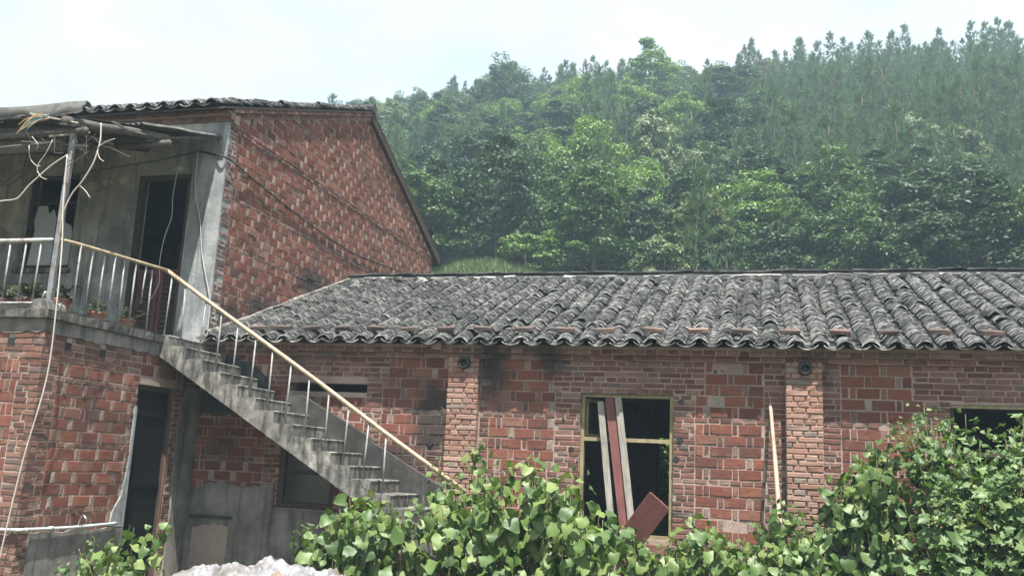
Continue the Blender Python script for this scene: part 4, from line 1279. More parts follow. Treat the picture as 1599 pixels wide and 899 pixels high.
cable('slack_cable', 'black cable sagging across the limewashed wall left of the window', [(-8.9, 8.6, 4.95), (-8.7, 8.5, 4.72), (-8.4, 8.4, 4.62), (-8.05, 8.3, 4.75), (-7.75, 8.2, 4.92)], .008, 'cable_black')
cable('lower_black_cable', 'black cable slanting up from the left to the canopy beam', [(-8.9, 8.3, 4.3), (-8.4, 8.25, 4.55), (-8.0, 8.2, 4.75), (-7.55, 8.15, 4.95)], .009, 'cable_black')
tw = thing('twig_tangle', 'tangle of loose wires and twigs dangling under the canopy edge', 'tangle', (-7.5, 7.95, 4.8))
for pts in ([(-7.72, 7.92, 4.9), (-7.68, 7.92, 4.75), (-7.58, 7.92, 4.66), (-7.53, 7.92, 4.66)], [(-7.42, 7.92, 4.95), (-7.48, 7.92, 4.8), (-7.56, 7.92, 4.68), (-7.56, 7.92, 4.6)],
            [(-7.56, 7.92, 4.6), (-7.5, 7.92, 4.53), (-7.42, 7.92, 4.5)], [(-7.4, 7.92, 4.98), (-7.38, 7.92, 4.88), (-7.37, 7.92, 4.8), (-7.26, 7.92, 4.79)], [(-7.7, 7.92, 5.0), (-7.6, 7.92, 4.9), (-7.62, 7.92, 4.85)],
            [(-6.85, 7.94, 4.84), (-6.75, 7.94, 4.9), (-6.64, 7.94, 4.93)], [(-6.84, 7.94, 4.8), (-6.8, 7.94, 4.72), (-6.74, 7.94, 4.68)], [(-6.95, 7.94, 4.8), (-7.2, 7.96, 4.66), (-7.35, 8.0, 4.6)], [(-7.0, 7.94, 4.42), (-6.92, 7.94, 4.36), (-6.85, 7.94, 4.28)]):
    MB().tube(pts, .0042, 5, 3).build('twig', M['cable_white' if rng.random() < .6 else 'wood_log'], tw, True)
for k in range(14):
    x = rng.uniform(-8.3, -6.9); z = rng.uniform(4.75, 5.2); y = rng.uniform(7.88, 8.05)
    p = [Vector((x, y, z))]
    d = Vector((rng.uniform(-1, 1), 0, rng.uniform(-1, .1))).normalized()
    for q in range(rng.randrange(2, 5)):
        d = (d + Vector((rng.uniform(-.7, .7), rng.uniform(-.2, .2), rng.uniform(-.6, .3)))).normalized()
        p.append(p[-1] + d * rng.uniform(.06, .16))
    MB().tube(p, rng.uniform(.002, .004), 5, 3).build('twig', M[rng.choice(('wood_log', 'wood_log', 'cable_black', 'wood_log'))], tw, True)
fc = thing('frayed_cord', 'bundle of frayed tan and blue cord caught on the canopy edge', 'cord', (-7.6, 7.84, 5.1))
for k in range(9):
    a = Vector((-7.45 + rng.uniform(-.03, .03), 7.83, 5.19 + rng.uniform(-.03, .03)))
    b = Vector((-7.72 + rng.uniform(-.08, .1), 7.8, 5.05 + rng.uniform(-.06, .05)))
    MB().tube([a, (a + b) / 2 + Vector((rng.uniform(-.05, .05), -.02, rng.uniform(-.01, .06))), b], .006, 5, 3).build('strand', M['orange_bits' if k < 7 else 'blue_cord'], fc, True)

# ------------------------------------------------------------------ water pipe and tap
wp = thing('water_pipe', 'pale plastic water pipe along the foot of the brick house wall', 'pipe', (XG, 8.7, .8))
MB().tube([(-8.6, 7.965, .83), (-7.6, 7.965, .835), (XG + .0, 7.965, .845), (XG + .05, 7.99, .845), (XG + .055, 8.1, .845), (XG + .052, 8.7, .835), (XG + .05, 9.38, .845), (XG + .03, 9.44, .845)], .017, 9, 3).build('pipe', M['pvc'], wp, True)
MB().tube([(XG + .052, 8.82, .835), (XG + .06, 8.82, .93), (XG + .1, 8.82, .955), (XG + .14, 8.82, .92)], .012, 8, 3).build('tap', M['chrome'], wp, True)
MB().box((XG + .07, 8.82, .985), (.015, .07, .014)).build('tap_handle', M['black_plastic'], wp)
for y in (8.06, 8.4): MB().tube([(XG + .052, y - .02, .843), (XG + .052, y + .03, .843)], .022, 9, 1).build('coupling', M['pvc'], wp, True)

# ------------------------------------------------------------------ planks in the window, red panel, leaning pole
def board(name, label, p, q, wd, th, mat, cat='plank', face=(0, -1, .2)):
    p, q = Vector(p), Vector(q)
    z = (q - p); L = z.length; z.normalize()
    y = Vector(face); y = (y - z * y.dot(z)).normalized()
    x = y.cross(z)
    R = Matrix((x, y, z)).transposed()
    mb = MB()
    n = 10
    vs = []
    for i in range(n + 1):
        s = -L / 2 + L * i / n
        e = .003 * mnoise.noise(Vector((s * 6, p.x * 3, 1))); b = .006 * mnoise.noise(Vector((s * 2, p.x, 4)))
        for sx, sy in ((-1, -1), (1, -1), (1, 1), (-1, 1)):
            vs.append((sx * (wd / 2 + e), sy * th / 2 + b, s + rng.uniform(-.002, .002)))
    fs = []
    for i in range(n):
        for k in range(4): fs.append((i * 4 + k, i * 4 + (k + 1) % 4, (i + 1) * 4 + (k + 1) % 4, (i + 1) * 4 + k))
    fs += [(3, 2, 1, 0), tuple(n * 4 + k for k in range(4))]
    mb.add(vs, fs)
    o = link(name, mb.mesh(name, M[mat]), None, (p + q) / 2, R)
    m_ = o.modifiers.new('bevel', 'BEVEL'); m_.width = .003; m_.segments = 1
    return setp(o, label, cat)
board('grey_plank', 'shorter grey weathered plank standing in the window left of the red plank', (-1.60, 10.72, .8), (-1.835, 10.93, 2.50), .075, .022, 'wood_grey')
board('red_plank', 'narrow red painted plank standing between the two grey planks', (-1.44, 10.73, .7), (-1.735, 10.96, 2.55), .105, .02, 'red_paint')
board('grey_plank', 'taller grey weathered plank standing in the window right of the red plank', (-1.355, 10.70, .75), (-1.63, 10.94, 2.565), .08, .022, 'wood_grey')
mb = MB(); mb.prism([(-.145, -.32), (.145, -.32), (.145, .24), (.125, .27), (-.135, .28), (-.145, .26)], 1, -.014, .014)
o = link('red_board', mb.mesh('red_board', M['red_paint']), None, (-1.24, 10.66, 1.19), Matrix.Rotation(math.radians(37), 3, 'Y') @ Matrix.Rotation(.25, 3, 'X'))
m_ = o.modifiers.new('bevel', 'BEVEL'); m_.width = .006; m_.segments = 2
setp(o, 'worn red wooden board leaning tilted in the lower window corner', 'board')
o = MB().tube([(.24, 9.2, GZ), (.225, 9.6, .75), (.18, 10.1, 1.4), (.145, 10.55, 2.0), (.11, 10.87, 2.52)], .036, 7, 4, r_end=.018, lump=.07).build('leaning_pole', M['pole'], None, True)
setp(o, 'long peeled wooden pole leaning on the wall left of the right pilaster', 'pole')

# ------------------------------------------------------------------ foreground leaves
def heart_leaf(L=0.15, W=0.135, fold=0.18, droop=0.35, seed=0, lobed=False):
    r = random.Random(seed)
    if lobed:
        out = [(0.0, 0.0), (0.30, 0.02), (0.52, 0.18), (0.34, 0.32), (0.60, 0.55), (0.24, 0.58), (0.17, 0.78), (0.0, 1.0)]
    else:
        out = [(0.0, 0.0), (0.22, -0.10), (0.44, 0.02), (0.52, 0.24), (0.45, 0.48), (0.28, 0.72), (0.10, 0.9), (0.0, 1.02)]
    asym, bend = r.uniform(.85, 1.15), r.uniform(-.22, .22)
    V, F = [], []
    def P(x, y):
        xx, yy = x * W, y * L
        z = fold * abs(xx) - droop * L * (y * y) * 0.8 + 0.02 * math.sin(y * 9 + seed + x * 4) * abs(x) * 2
        return (xx, yy * (1 - .12 * droop), z)
    mids = [0.0, 0.0, 0.06, 0.24, 0.48, 0.72, 0.9, 1.02] if not lobed else [0.0, 0.05, 0.2, 0.34, 0.55, 0.62, 0.8, 1.0]
    n = len(out)
    for s in (-1, 1):
        for i in range(1, n - 1):
            x, y = out[i]
            k = r.uniform(.82, 1.15) * (asym if s > 0 else 2 - asym)
            V.append(P(s * x * k + bend * y * y, y + r.uniform(-.03, .03)))
    mid0 = len(V)
    for y in mids: V.append(P(bend * y * y, y))
    m = n - 2
    for si, s in enumerate((-1, 1)):
        b = si * m
        for i in range(m - 1):
            q = (b + i, b + i + 1, mid0 + i + 2, mid0 + i + 1)
            F.append(q if s > 0 else q[::-1])
    V = np.array(V)
    Q = np.array(F)
    T = np.array([(0 + 0, mid0 + 1, mid0), (m, mid0, mid0 + 1), (m - 1, mid0 + n - 1, mid0 + n - 2), (2 * m - 1, mid0 + n - 2, mid0 + n - 1)])
    return V, [Q, T]
HL = [heart_leaf(fold=f, droop=d, seed=i) for i, (f, d) in enumerate(((.1, .2), (.2, .4), (.0, .12), (.3, .7), (.12, .3), (-.1, .35), (.4, .5), (.05, .6), (.15, .2), (-.15, .55)))]
LL = [heart_leaf(L=.13, W=.13, fold=f, droop=d, seed=i + 20, lobed=True) for i, (f, d) in enumerate(((.15, .3), (.3, .5), (.1, .2), (.25, .7), (.05, .4)))]
NL = [heart_leaf(L=.16, W=.035, fold=.3, droop=d, seed=i + 40) for i, d in enumerate((.3, .7, 1.1))]
LM = {}
def leaf_mesh(src, i, mat):
    key = (id(src), i, mat)
    if key not in LM:
        V, Fs = src[i]
        LM[key] = np_mesh('leaf', V, Fs, M[mat], True)
    return LM[key]

def frame(tip, nrm):
    y = Vector(tip).normalized()
    z = Vector(nrm); z = z - y * z.dot(y)
    if z.length < 1e-3: z = Vector((1, 0, 0)) - y * y.x
    z.normalize()
    x = y.cross(z)
    return Matrix((x, y, z)).transposed()

def plant(name, label, cat, base, stems, src, mat, size=1.0, per=26, limit=300, group=None, low=0.15, pet=0.12, spread=1.0, sides=0.0, stem_r=.008, droop=0.7, seed=1):
    """stems: list of (foot, top); leaves sit alternately along each stem on petioles and hang outwards"""
    r = random.Random(seed)
    root = thing(name, label, cat, base, group)
    items = []
    for si, (foot, top) in enumerate(stems):
        foot, top = Vector(foot), Vector(top)
        mid = (foot + top) / 2 + Vector((r.uniform(-.08, .08), r.uniform(-.08, .08), .05))
        MB().tube([foot, mid, top], stem_r, 6, 4, r_end=stem_r * .4).build('stem', M['stem'], root, True)
        H = (top - foot).length
        k = max(6, int(per * H))
        az = r.uniform(0, 6.28)
        for j in range(k):
            t = low + (1 - low) * (j + r.random()) / k
            p = foot * (1 - t) ** 2 + mid * 2 * t * (1 - t) + top * t * t
            az += 2.4 + r.uniform(-.5, .5)
            out = Vector((math.cos(az), math.sin(az), 0))
            pl = pet * r.uniform(.5, 1.5) * (1.25 - .7 * t) * spread
            pos = p + out * pl + Vector((0, 0, pl * r.uniform(.1, .7)))
            young = max(0, (t - .85) / .15)
            tip = out * r.uniform(.45, 1.0) + Vector((0, 0, -droop * r.uniform(.3, 2.2) + young * .9)) + Vector((r.gauss(0, .2), r.gauss(0, .2), 0))
            # leaves turn their faces to the light
            nrm = Vector((0.06, -.15, (.42 if droop > .5 else .8))) + out * r.uniform(.2, 1.25) + Vector((r.gauss(0, .3), r.gauss(0, .3), r.gauss(0, .15)))
            s = size * (.38 + .8 * r.random() ** .75) * (1 - .5 * young)
            items.append((pos, frame(tip, nrm), r.randrange(len(src)), s))
    order = sorted(range(len(items)), key=lambda i: (items[i][0] - EYE).length - items[i][3] * .3 + (0 if in_view(items[i][0]) else 100))
    J = Joiner()
    for rank, i in enumerate(order):
        pos, R, vi, s = items[i]
        if rank < limit:
            link('leaf', leaf_mesh(src, vi, mat), root, pos, R, (s, s, s))
        else:
            V, Fs = src[vi]
            J.add((V * s) @ np.array(R).T + np.array(pos), Fs)
    if J.n:
        setp(link('inner_foliage', J.mesh('inner_foliage', M[mat], WLOC[root], True), root, WLOC[root]), kind='stuff')
    return root

def thicket(cx0, cx1, y0, y1, top, n, seed, lean=.12, foot_shrink=.8):
    r = random.Random(seed)
    out = []
    c = (cx0 + cx1) / 2
    for i in range(n):
        x = cx0 + (cx1 - cx0) * (i + r.random()) / n
        y = r.uniform(y0, y1)
        z = top(x) + r.uniform(-.26, .1)
        z = GZ + max(.35, (z - GZ) * (0.84 + .16 * (y - y0) / max(.01, (y1 - y0))))
        out.append(((c + (x - c) * foot_shrink, y + r.uniform(.0, .15), GZ), (x + r.uniform(-lean, lean), y + r.uniform(-lean, lean * .3), z)))
    return out

def interp(pts):
    def f(x):
        if x <= pts[0][0]: return pts[0][1]
        for (a, za), (b, zb) in zip(pts, pts[1:]):
            if x <= b: return za + (zb - za) * (x - a) / (b - a)
        return pts[-1][1]
    return f

plant('heart_leaf_shrub', 'broad leafy green shrub in front of the lower stairs beside the sacks', 'shrub', (-3.9, 8.8, GZ),
      thicket(-4.5, -3.2, 8.35, 9.3, interp([(-4.5, .95), (-4.2, 1.33), (-3.75, 1.37), (-3.3, 1.4)]), 19, 11), HL, 'leaf', 1.1, 25, seed=11)
plant('climbing_shoots', 'slim leafy shoots climbing past the foot of the handrail', 'plant', (-3.05, 9.4, GZ),
      [((-3.2, 9.5, GZ), (-3.28, 9.4, 1.72)), ((-3.1, 9.45, GZ), (-3.18, 9.35, 1.5)), ((-2.95, 9.5, GZ), (-2.88, 9.4, 1.93)), ((-2.9, 9.45, GZ), (-2.98, 9.3, 1.45)), ((-3.3, 9.4, GZ), (-3.4, 9.3, 1.35))], HL, 'leaf', .85, 24, seed=12, low=.3)
plant('heart_leaf_shrub', 'tallest broad leafy shrub standing before the open window and planks', 'shrub', (-2.1, 9.1, GZ),
      thicket(-3.05, -1.2, 8.5, 9.6, interp([(-3.0, 1.45), (-2.6, 1.74), (-2.2, 1.84), (-1.8, 1.76), (-1.5, 1.5), (-1.2, 1.25)]), 29, 13), HL, 'leaf', 1.1, 25, seed=13)
plant('heart_leaf_shrub', 'low leafy shrub below the wall between the window and the leaning pole', 'shrub', (-.6, 9.6, GZ),
      thicket(-1.25, -.05, 9.1, 10.0, interp([(-1.25, 1.2), (-1.0, 1.15), (-.75, 1.2), (-.52, 1.42), (-.35, 1.2), (-.05, 1.15)]), 24, 14), HL, 'leaf', .95, 28, seed=14)
plant('heart_leaf_shrub', 'leafy shrub at the foot of the right pilaster behind the leaning pole', 'shrub', (.3, 9.9, GZ),
      thicket(-.02, .62, 9.55, 10.2, interp([(-.05, 1.2), (.15, 1.3), (.27, 1.58), (.45, 1.4), (.62, 1.3)]), 16, 15), HL, 'leaf', .95, 28, seed=15)
plant('heart_leaf_shrub', 'upright dark leafy shrub with hanging leaves right of the right pilaster', 'shrub', (1.0, 10.0, GZ),
      thicket(.65, 1.4, 9.75, 10.35, interp([(.6, 1.6), (.78, 2.0), (1.0, 2.05), (1.14, 2.25), (1.4, 2.05)]), 20, 16), HL, 'leaf', 1.05, 24, seed=16, droop=1.1)
plant('lobed_leaf_bush', 'big bush of small lobed leaves covering the right window', 'bush', (2.1, 9.6, GZ),
      thicket(1.3, 3.0, 8.9, 9.9, interp([(1.2, 1.6), (1.35, 2.25), (1.68, 2.55), (1.9, 2.42), (2.1, 2.35), (2.4, 2.52), (3, 2.5)]), 36, 17, lean=.32, foot_shrink=.5) +
      thicket(1.15, 2.6, 8.6, 9.1, interp([(1.1, 1.2), (1.3, 1.55), (1.8, 1.75), (2.6, 1.9)]), 22, 18, lean=.25, foot_shrink=.6), LL, 'leaf_lobed', .95, 36, seed=17, pet=.2, droop=.25, low=.25)
plant('heart_leaf_plant', 'small large-leaved plant by the lower side door', 'plant', (-5.8, 7.7, GZ),
      [((-5.8, 7.7, GZ), (-5.62, 7.65, .98)), ((-5.75, 7.75, GZ), (-5.4, 7.7, 1.0)), ((-5.85, 7.65, GZ), (-5.75, 7.55, .8)), ((-5.9, 7.7, GZ), (-6.05, 7.6, .68)), ((-5.7, 7.6, GZ), (-5.5, 7.5, .72)), ((-5.95, 7.8, GZ), (-5.9, 7.9, .85))], HL, 'leaf', .85, 22, seed=19, low=.3)
plant('weed_plant', 'small-leaved weed growing against the grey plinth', 'weed', (-6.2, 7.75, GZ),
      [((-6.2 + dx, 7.75 + dy, GZ), (-6.15 + dx * 2, 7.7 + dy * 2, z)) for dx, dy, z in ((-.05, .02, .72), (.06, -.02, .66), (.0, .05, .84), (.1, .04, .74), (-.1, -.03, .6))], HL, 'leaf_lobed', .38, 60, seed=20, low=.25, pet=.06)

# ------------------------------------------------------------------ pots on the balcony
def pot(label, x, y, r, h, n, seed, square=False, leaf=1.0):
    t_ = thing('potted_plant', label, 'potted plant', (x, y, 3.092), 'potted plants on the balcony')
    mb = MB()
    sides = 4 if square else 14
    off = math.pi / 4 if square else 0
    prof = [(r * .72, 0), (r * .96, h * .85), (r * 1.08, h * .86), (r * 1.08, h), (r * .92, h), (r * .88, h * .8)]
    vs = [(x + q * math.cos(off + 2 * math.pi * k / sides), y + q * math.sin(off + 2 * math.pi * k / sides), 3.092 + z) for q, z in prof for k in range(sides)]
    fs = [(l * sides + k, l * sides + (k + 1) % sides, (l + 1) * sides + (k + 1) % sides, (l + 1) * sides + k) for l in range(len(prof) - 1) for k in range(sides)]
    fs += [tuple(range(sides))[::-1], tuple((len(prof) - 1) * sides + k for k in range(sides))]
    mb.add(vs, fs).build('pot', M['terracotta'], t_)
    rr = random.Random(seed)
    for k in range(n):
        an = rr.uniform(0, 6.28); out = Vector((math.cos(an), math.sin(an), 0))
        s = rr.uniform(.6, 1.4) * leaf
        link('leaf', leaf_mesh(NL, rr.randrange(3), 'leaf_pot'), t_, Vector((x, y, 3.092 + h * .9 + rr.uniform(0, .12))) + out * r * rr.uniform(0, .8), frame(out * rr.uniform(.3, 1) + Vector((0, 0, rr.uniform(.0, 1.2))), Vector((0, 0, 1)) - out * .4), (s * 1.2, s, s))
pot('potted plant at the left end of the balcony front by the picture edge', -8.1, 8.3, .12, .17, 34, 31, True)
pot('brick-red square potted plant behind the balcony front bars', -7.78, 8.28, .12, .17, 40, 32, True, 1.1)
pot('round terracotta potted plant right behind the canopy post', -7.45, 8.42, .1, .19, 24, 33, False, .8)
pot('sparse round potted plant by the side bars of the balcony', -7.5, 9.05, .1, .15, 16, 34, False, .9)
pot('pale-leaved potted plant standing near the top of the stairs', -7.42, 9.5, .09, .14, 20, 35, False, .9)

# ------------------------------------------------------------------ heap of sacks and plastic sheet
def crumple(name, label, cx, cy, rx, ry, h, mat, seed, res=70, fold=.05, cat='sack'):
    vs = []
    for j in range(res + 1):
        for i in range(res + 1):
            u, v = -1 + 2 * i / res, -1 + 2 * j / res
            # square to disc
            x = u * math.sqrt(1 - v * v / 2); y = v * math.sqrt(1 - u * u / 2)
            d = math.hypot(x, y)
            px, py = cx + x * rx, cy + y * ry
            q = Vector((px * 2.6, py * 2.6, seed))
            z = h * max(0, 1 - d ** 2.6) + fold * (1 - d ** 6) * (1.1 - 2.2 * abs(mnoise.noise(Vector((px * 3.2 + py, py * 2.0, seed)))) - 1.3 * abs(mnoise.noise(Vector((px * 7.0, py * 4.5 + px * 2, seed + 4)))) + .5 * abs(mnoise.noise(q * 6))) + .07 * mnoise.noise(q * .8)
            vs.append((px + .03 * mnoise.noise(q * 2.2), py + .03 * mnoise.noise(q * 2.2 + Vector((5, 5, 5))), GZ + max(z, .0) + .004))
    fs = [(j * (res + 1) + i, j * (res + 1) + i + 1, (j + 1) * (res + 1) + i + 1, (j + 1) * (res + 1) + i) for j in range(res) for i in range(res)]
    o = MB().add(vs, fs).build(name, mat, None, False)
    return setp(o, label, cat)
t = NT('white_plastic')
c_ = t.ramp(t.noise(5, 5, .6), [(.35, (.12, .12, .12)), (.6, (.235, .235, .245))])
c_ = t.mix(t.ramp(t.noise(2.2, 4), [(.45, 0.0), (.58, .8)]), c_, (.13, .10, .072))
M['white_plastic'] = t.finish(c_, .35, t.noise(16, 4), .5, .02, spec=.5)
t = NT('tan_sack')
c_ = t.ramp(t.noise(9, 5, .65), [(.35, (.12, .09, .066)), (.65, (.22, .175, .135))])
M['tan_sack'] = t.finish(c_, .8, t.noise(40, 4), .5, .01)
crumple('plastic_sheet', 'crumpled white plastic sheeting heaped on the ground before the stairs', -4.3, 7.7, 1.2, .75, .57, M['white_plastic'], 1.5, res=130, fold=.07, cat='sheeting')
crumple('tan_sack', 'crumpled tan sack lying on top of the white plastic heap', -4.08, 7.5, .5, .3, .5, M['tan_sack'], 4.5, res=90, fold=.05)
crumple('plastic_bag', 'clear crumpled plastic bag at the right end of the heap', -3.62, 7.72, .4, .4, .5, M['white_plastic'], 8.5, res=90, fold=.1)

# ------------------------------------------------------------------ trees on the hill
def blades(P, D, L, Wd, rs):
    """thin triangles at points P along directions D"""
    n = len(P)
    a = rs.normal(size=(n, 3))
    side = np.cross(D, a); side /= np.linalg.norm(side, axis=1, keepdims=True) + 1e-9
    V = np.empty((n, 3, 3))
    V[:, 0] = P - side * Wd[:, None] / 2; V[:, 1] = P + side * Wd[:, None] / 2; V[:, 2] = P + D * L[:, None]
    return V.reshape(-1, 3), np.arange(n * 3).reshape(n, 3)

def pine_crown(seed, h, rad, needles=15):
    """open young pine: uneven whorls of rising branches that end in upright needle candles"""
    rs = np.random.default_rng(seed)
    pos, out, ln = [], [], []
    t = .2
    while t < .97:
        L0 = rad * (1 - t) ** .85 * rs.uniform(.75, 1.25) + .1
        nb = rs.integers(3, 7) if t < .8 else rs.integers(2, 5)
        az0 = rs.uniform(0, 6.28)
        for b in range(nb):
            az = az0 + 6.283 * b / nb + rs.uniform(-.5, .5)
            L = L0 * rs.uniform(.45, 1.25)
            o = np.array((math.cos(az), math.sin(az), 0))
            up_ = rs.uniform(.35, .8)
            nt = 2 + int(L * 2.6)
            for k in range(nt):
                f = 1 - k / nt * .85
                lat = np.array((-o[1], o[0], 0)) * rs.uniform(-.38, .38) * L * (1 if k else .25)
                pos.append(o * L * f + lat + np.array((0, 0, t * h + L * f * f * up_ + rs.uniform(-.06, .06))))
                out.append(o * rs.uniform(.1, .7) + np.array((0, 0, 1.0)))
                ln.append(rs.uniform(.8, 1.35) if k == 0 else rs.uniform(.6, 1.0))
        t += rs.uniform(.035, .085) * (6 / h)
    for k in range(5):
        pos.append(np.array((0, 0, h * (.92 + .02 * k)))); out.append(np.array((0, 0, 1.3))); ln.append(1.3)
    pos, out, ln = np.array(pos), np.array(out), np.array(ln)
    P = np.repeat(pos, needles, 0); D = np.repeat(out, needles, 0) * .8 + rs.normal(size=(len(pos) * needles, 3)) * .42
    P = P + rs.normal(size=P.shape) * .03
    D /= np.linalg.norm(D, axis=1, keepdims=True)
    L = rs.uniform(.2, .42, len(P)) * np.repeat(ln, needles); Wd = rs.uniform(.03, .06, len(P))
    return blades(P, D, L, Wd, rs)

def leafy_crown(seed, h, rx, base, clumps=52, leaves=130, size=.1, flat=.6, layered=False):
    rs = np.random.default_rng(seed)
    C, R = [], []
    while len(C) < clumps:
        p = rs.normal(size=3); p /= np.linalg.norm(p)
        rr = rs.uniform(.45, 1.0) ** .6
        z = base + (h - base) * (.5 + .5 * p[2] * rr)
        if p[2] < -.75: continue
        k = 1.0 - .25 * max(0, p[2])
        C.append((p[0] * rr * rx * k * rs.uniform(.8, 1.15), p[1] * rr * rx * k * rs.uniform(.8, 1.15), z + rs.uniform(-.2, .2)))
        R.append(rx * rs.uniform(.2, .4))
    C, R = np.array(C), np.array(R)
    n = clumps * leaves
    d = rs.normal(size=(n, 3)); d /= np.linalg.norm(d, axis=1, keepdims=True)
    d[:, 2] = np.abs(d[:, 2]) * np.where(rs.random(n) < .78, 1, -1)
    rr = rs.uniform(.55, 1.05, n)
    c = np.repeat(C, leaves, 0); r_ = np.repeat(R, leaves)
    P = c + d * (r_ * rr)[:, None] * np.array((1, 1, flat if not layered else .3))
    N = d * .6 + np.array((0, 0, .75)) + rs.normal(size=(n, 3)) * .38
    N /= np.linalg.norm(N, axis=1, keepdims=True)
    a = rs.normal(size=(n, 3)); T = np.cross(N, a); T /= np.linalg.norm(T, axis=1, keepdims=True)
    B = np.cross(N, T)
    s = rs.uniform(.6, 1.35, n)[:, None] * size
    V = np.empty((n, 4, 3))
    V[:, 0] = P - T * s; V[:, 1] = P - B * s * .5; V[:, 2] = P + T * s; V[:, 3] = P + B * s * .5
    V[:, 0] -= N * s * .18; V[:, 2] -= N * s * .18
    return V.reshape(-1, 3), np.arange(n * 4).reshape(n, 4), C

def trunk_mesh(seed, h, r, limbs=(), lean=.15):
    rr = random.Random(seed)
    mb = MB()
    top = Vector((rr.uniform(-lean, lean), rr.uniform(-lean, lean), h))
    m = Vector((rr.uniform(-lean, lean), rr.uniform(-lean, lean), h * .5))
    mb.tube([(0, 0, -.4), m, top], r, 7, 3, r_end=r * .35)
    for c in limbs:
        c = Vector(c)
        z = max(h * .25, min(h * .9, c.z * .7))
        p = Vector((m.x * z / h, m.y * z / h, z))
        mb.tube([p, (p + c) / 2 + Vector((0, 0, .15)), c], r * .42, 5, 2, r_end=r * .12)
    return mb.mesh('trunk', M['bark'], True)

PINES = []
for i, (h, rad, mat) in enumerate(((6.2, 1.25, 'pine'), (5.2, 1.05, 'pine'), (6.8, 1.45, 'pine'), (4.2, .95, 'pine'), (5.6, 1.2, 'pine_dry'), (6.6, .95, 'pine'))):
    V, F = pine_crown(100 + i, h, rad)
    PINES.append((np_mesh('crown', V, [F], M[mat]), trunk_mesh(200 + i, h * .96, .085)))
BROADS = {}
for i, (key, mat, h, rx, base, kw) in enumerate((
        ('bright', 'broad_bright', 6.0, 2.0, 1.2, {}), ('bright2', 'broad_bright', 6.4, 1.8, 1.5, dict(layered=True)), ('mid', 'broad_mid', 5.6, 2.0, .9, {}), ('mid2', 'broad_mid', 6.2, 1.7, 1.0, dict(leaves=150)),
        ('dark', 'broad_dark', 5.6, 1.9, .9, dict(size=.125, leaves=100)), ('dark2', 'broad_dark', 6.4, 2.1, 1.0, dict(size=.115)), ('pale', 'broad_pale', 5.4, 1.7, .8, dict(size=.11)), ('yellow', 'broad_yellow', 4.8, 1.6, 2.0, dict(layered=True)),
        ('bush', 'broad_mid', 2.2, 1.4, .1, dict(clumps=22)), ('bush2', 'broad_bright', 1.7, 1.2, .1, dict(clumps=18, size=.085)))):
    V, F, C = leafy_crown(300 + i, h, rx, base, **kw)
    lim = [tuple(c) for c in C[::6]]
    BROADS[key] = (np_mesh('crown', V, [F], M[mat]), trunk_mesh(400 + i, h * .8, .11 if h > 3 else .04, lim))

def tree(name, label, cat, src, x, y, sc, rot, group=None, sxy=1.0):
    z = ground_z(x, y) - .05
    t_ = thing(name, label, cat, (x, y, z), group)
    for nm, me in (('crown', src[0]), ('trunk', src[1])):
        o = bpy.data.objects.new(nm, me); COL.objects.link(o); o.parent = t_
        o.rotation_euler = (0, 0, rot); o.scale = (sc * sxy, sc * sxy, sc)
    return t_

tr = random.Random(99)
placed = []
def patch(x, y):
    """where broadleaf trees rather than pines hold the slope"""
    return 1.1 * mnoise.noise(Vector((x * .09, y * .075, 11.0))) + .22 - .018 * (x + 6) - .005 * (y - 45)
def third(x, y):
    a = x / y
    return 'near the house gable' if a < -.25 else ('above the roof middle' if a < .0 else 'above the right roof part')
def free(x, y, d):
    return all((x - a) ** 2 + (y - b) ** 2 > d * d for a, b in placed)
BH0 = {'bright': (6.0, 2.0), 'bright2': (6.4, 1.8), 'mid': (5.6, 2.0), 'mid2': (6.2, 1.7), 'dark': (5.6, 1.9), 'dark2': (6.4, 2.1), 'pale': (5.4, 1.7), 'yellow': (4.8, 1.6)}
FEAT = [   # kind, label, x, y, height of the top above the yard, crown width
    ('bright', 'tall bright green broadleaf tree in the middle of the lower hillside', -8.2, 44, 19.4, 4.6),
    ('pale', 'rounded pale green tree just right of the tall bright green tree', -5.8, 50, 22.3, 3.9),
    ('bright2', 'round light green tree standing on the skyline above the middle', -9.7, 80, 41.2, 5.6),
    ('yellow', 'small yellowish green tree with a thin trunk near the roof ridge', -2.6, 38, 13.3, 3.2),
    ('mid', 'wide rounded green tree on the skyline left of the middle', -24.1, 82, 41.3, 6.0),
    ('pale', 'lone pale bright tree standing out among dark pines at upper right', 8.84, 56, 23.6, 2.8),
    ('dark', 'dark large-leaved tree right of the gable of the brick house', -16.1, 50, 21.0, 5.2),
    ('mid', 'bushy mid-green tree above the grassy red earth bank', -10.8, 40.5, 14.6, 4.6),
    ('bright', 'leafy green tree in front of and right of the tall bright tree', -5.9, 42, 15.8, 3.8),
    ('bright2', 'small tree with layered light green branches below the tall bright tree', -8.1, 39.5, 13.6, 2.9),
    ('dark2', 'dark spreading tree right of the yellowish small tree', -.4, 46, 17.9, 3.8),
    ('pale', 'pale-leaved tree half hidden in the dark wood at the right edge', 11.0, 54, 21.8, 3.4),
    ('dark', 'dark glossy tree low on the slope at the right edge', 9.4, 40, 13.0, 3.4),
    ('pale', 'pale flowering tree low on the slope left of the bright trees', -11.9, 42, 15.0, 2.6),
    ('mid2', 'tall mid-green tree left of the tall bright green tree', -12.3, 47, 19.6, 3.8),
    ('mid', 'broad green tree low on the slope right of the house gable', -15.3, 41, 15.2, 4.4)]
for key, lab, x, y, zt, wd in FEAT:
    h0, r0 = BH0[key]
    sc = (zt - ground_z(x, y)) / h0
    tree('broadleaf_tree', lab, 'tree', BROADS[key], x, y, sc, tr.uniform(0, 6), None, wd / (2.3 * r0 * sc))
    placed.append((x, y))
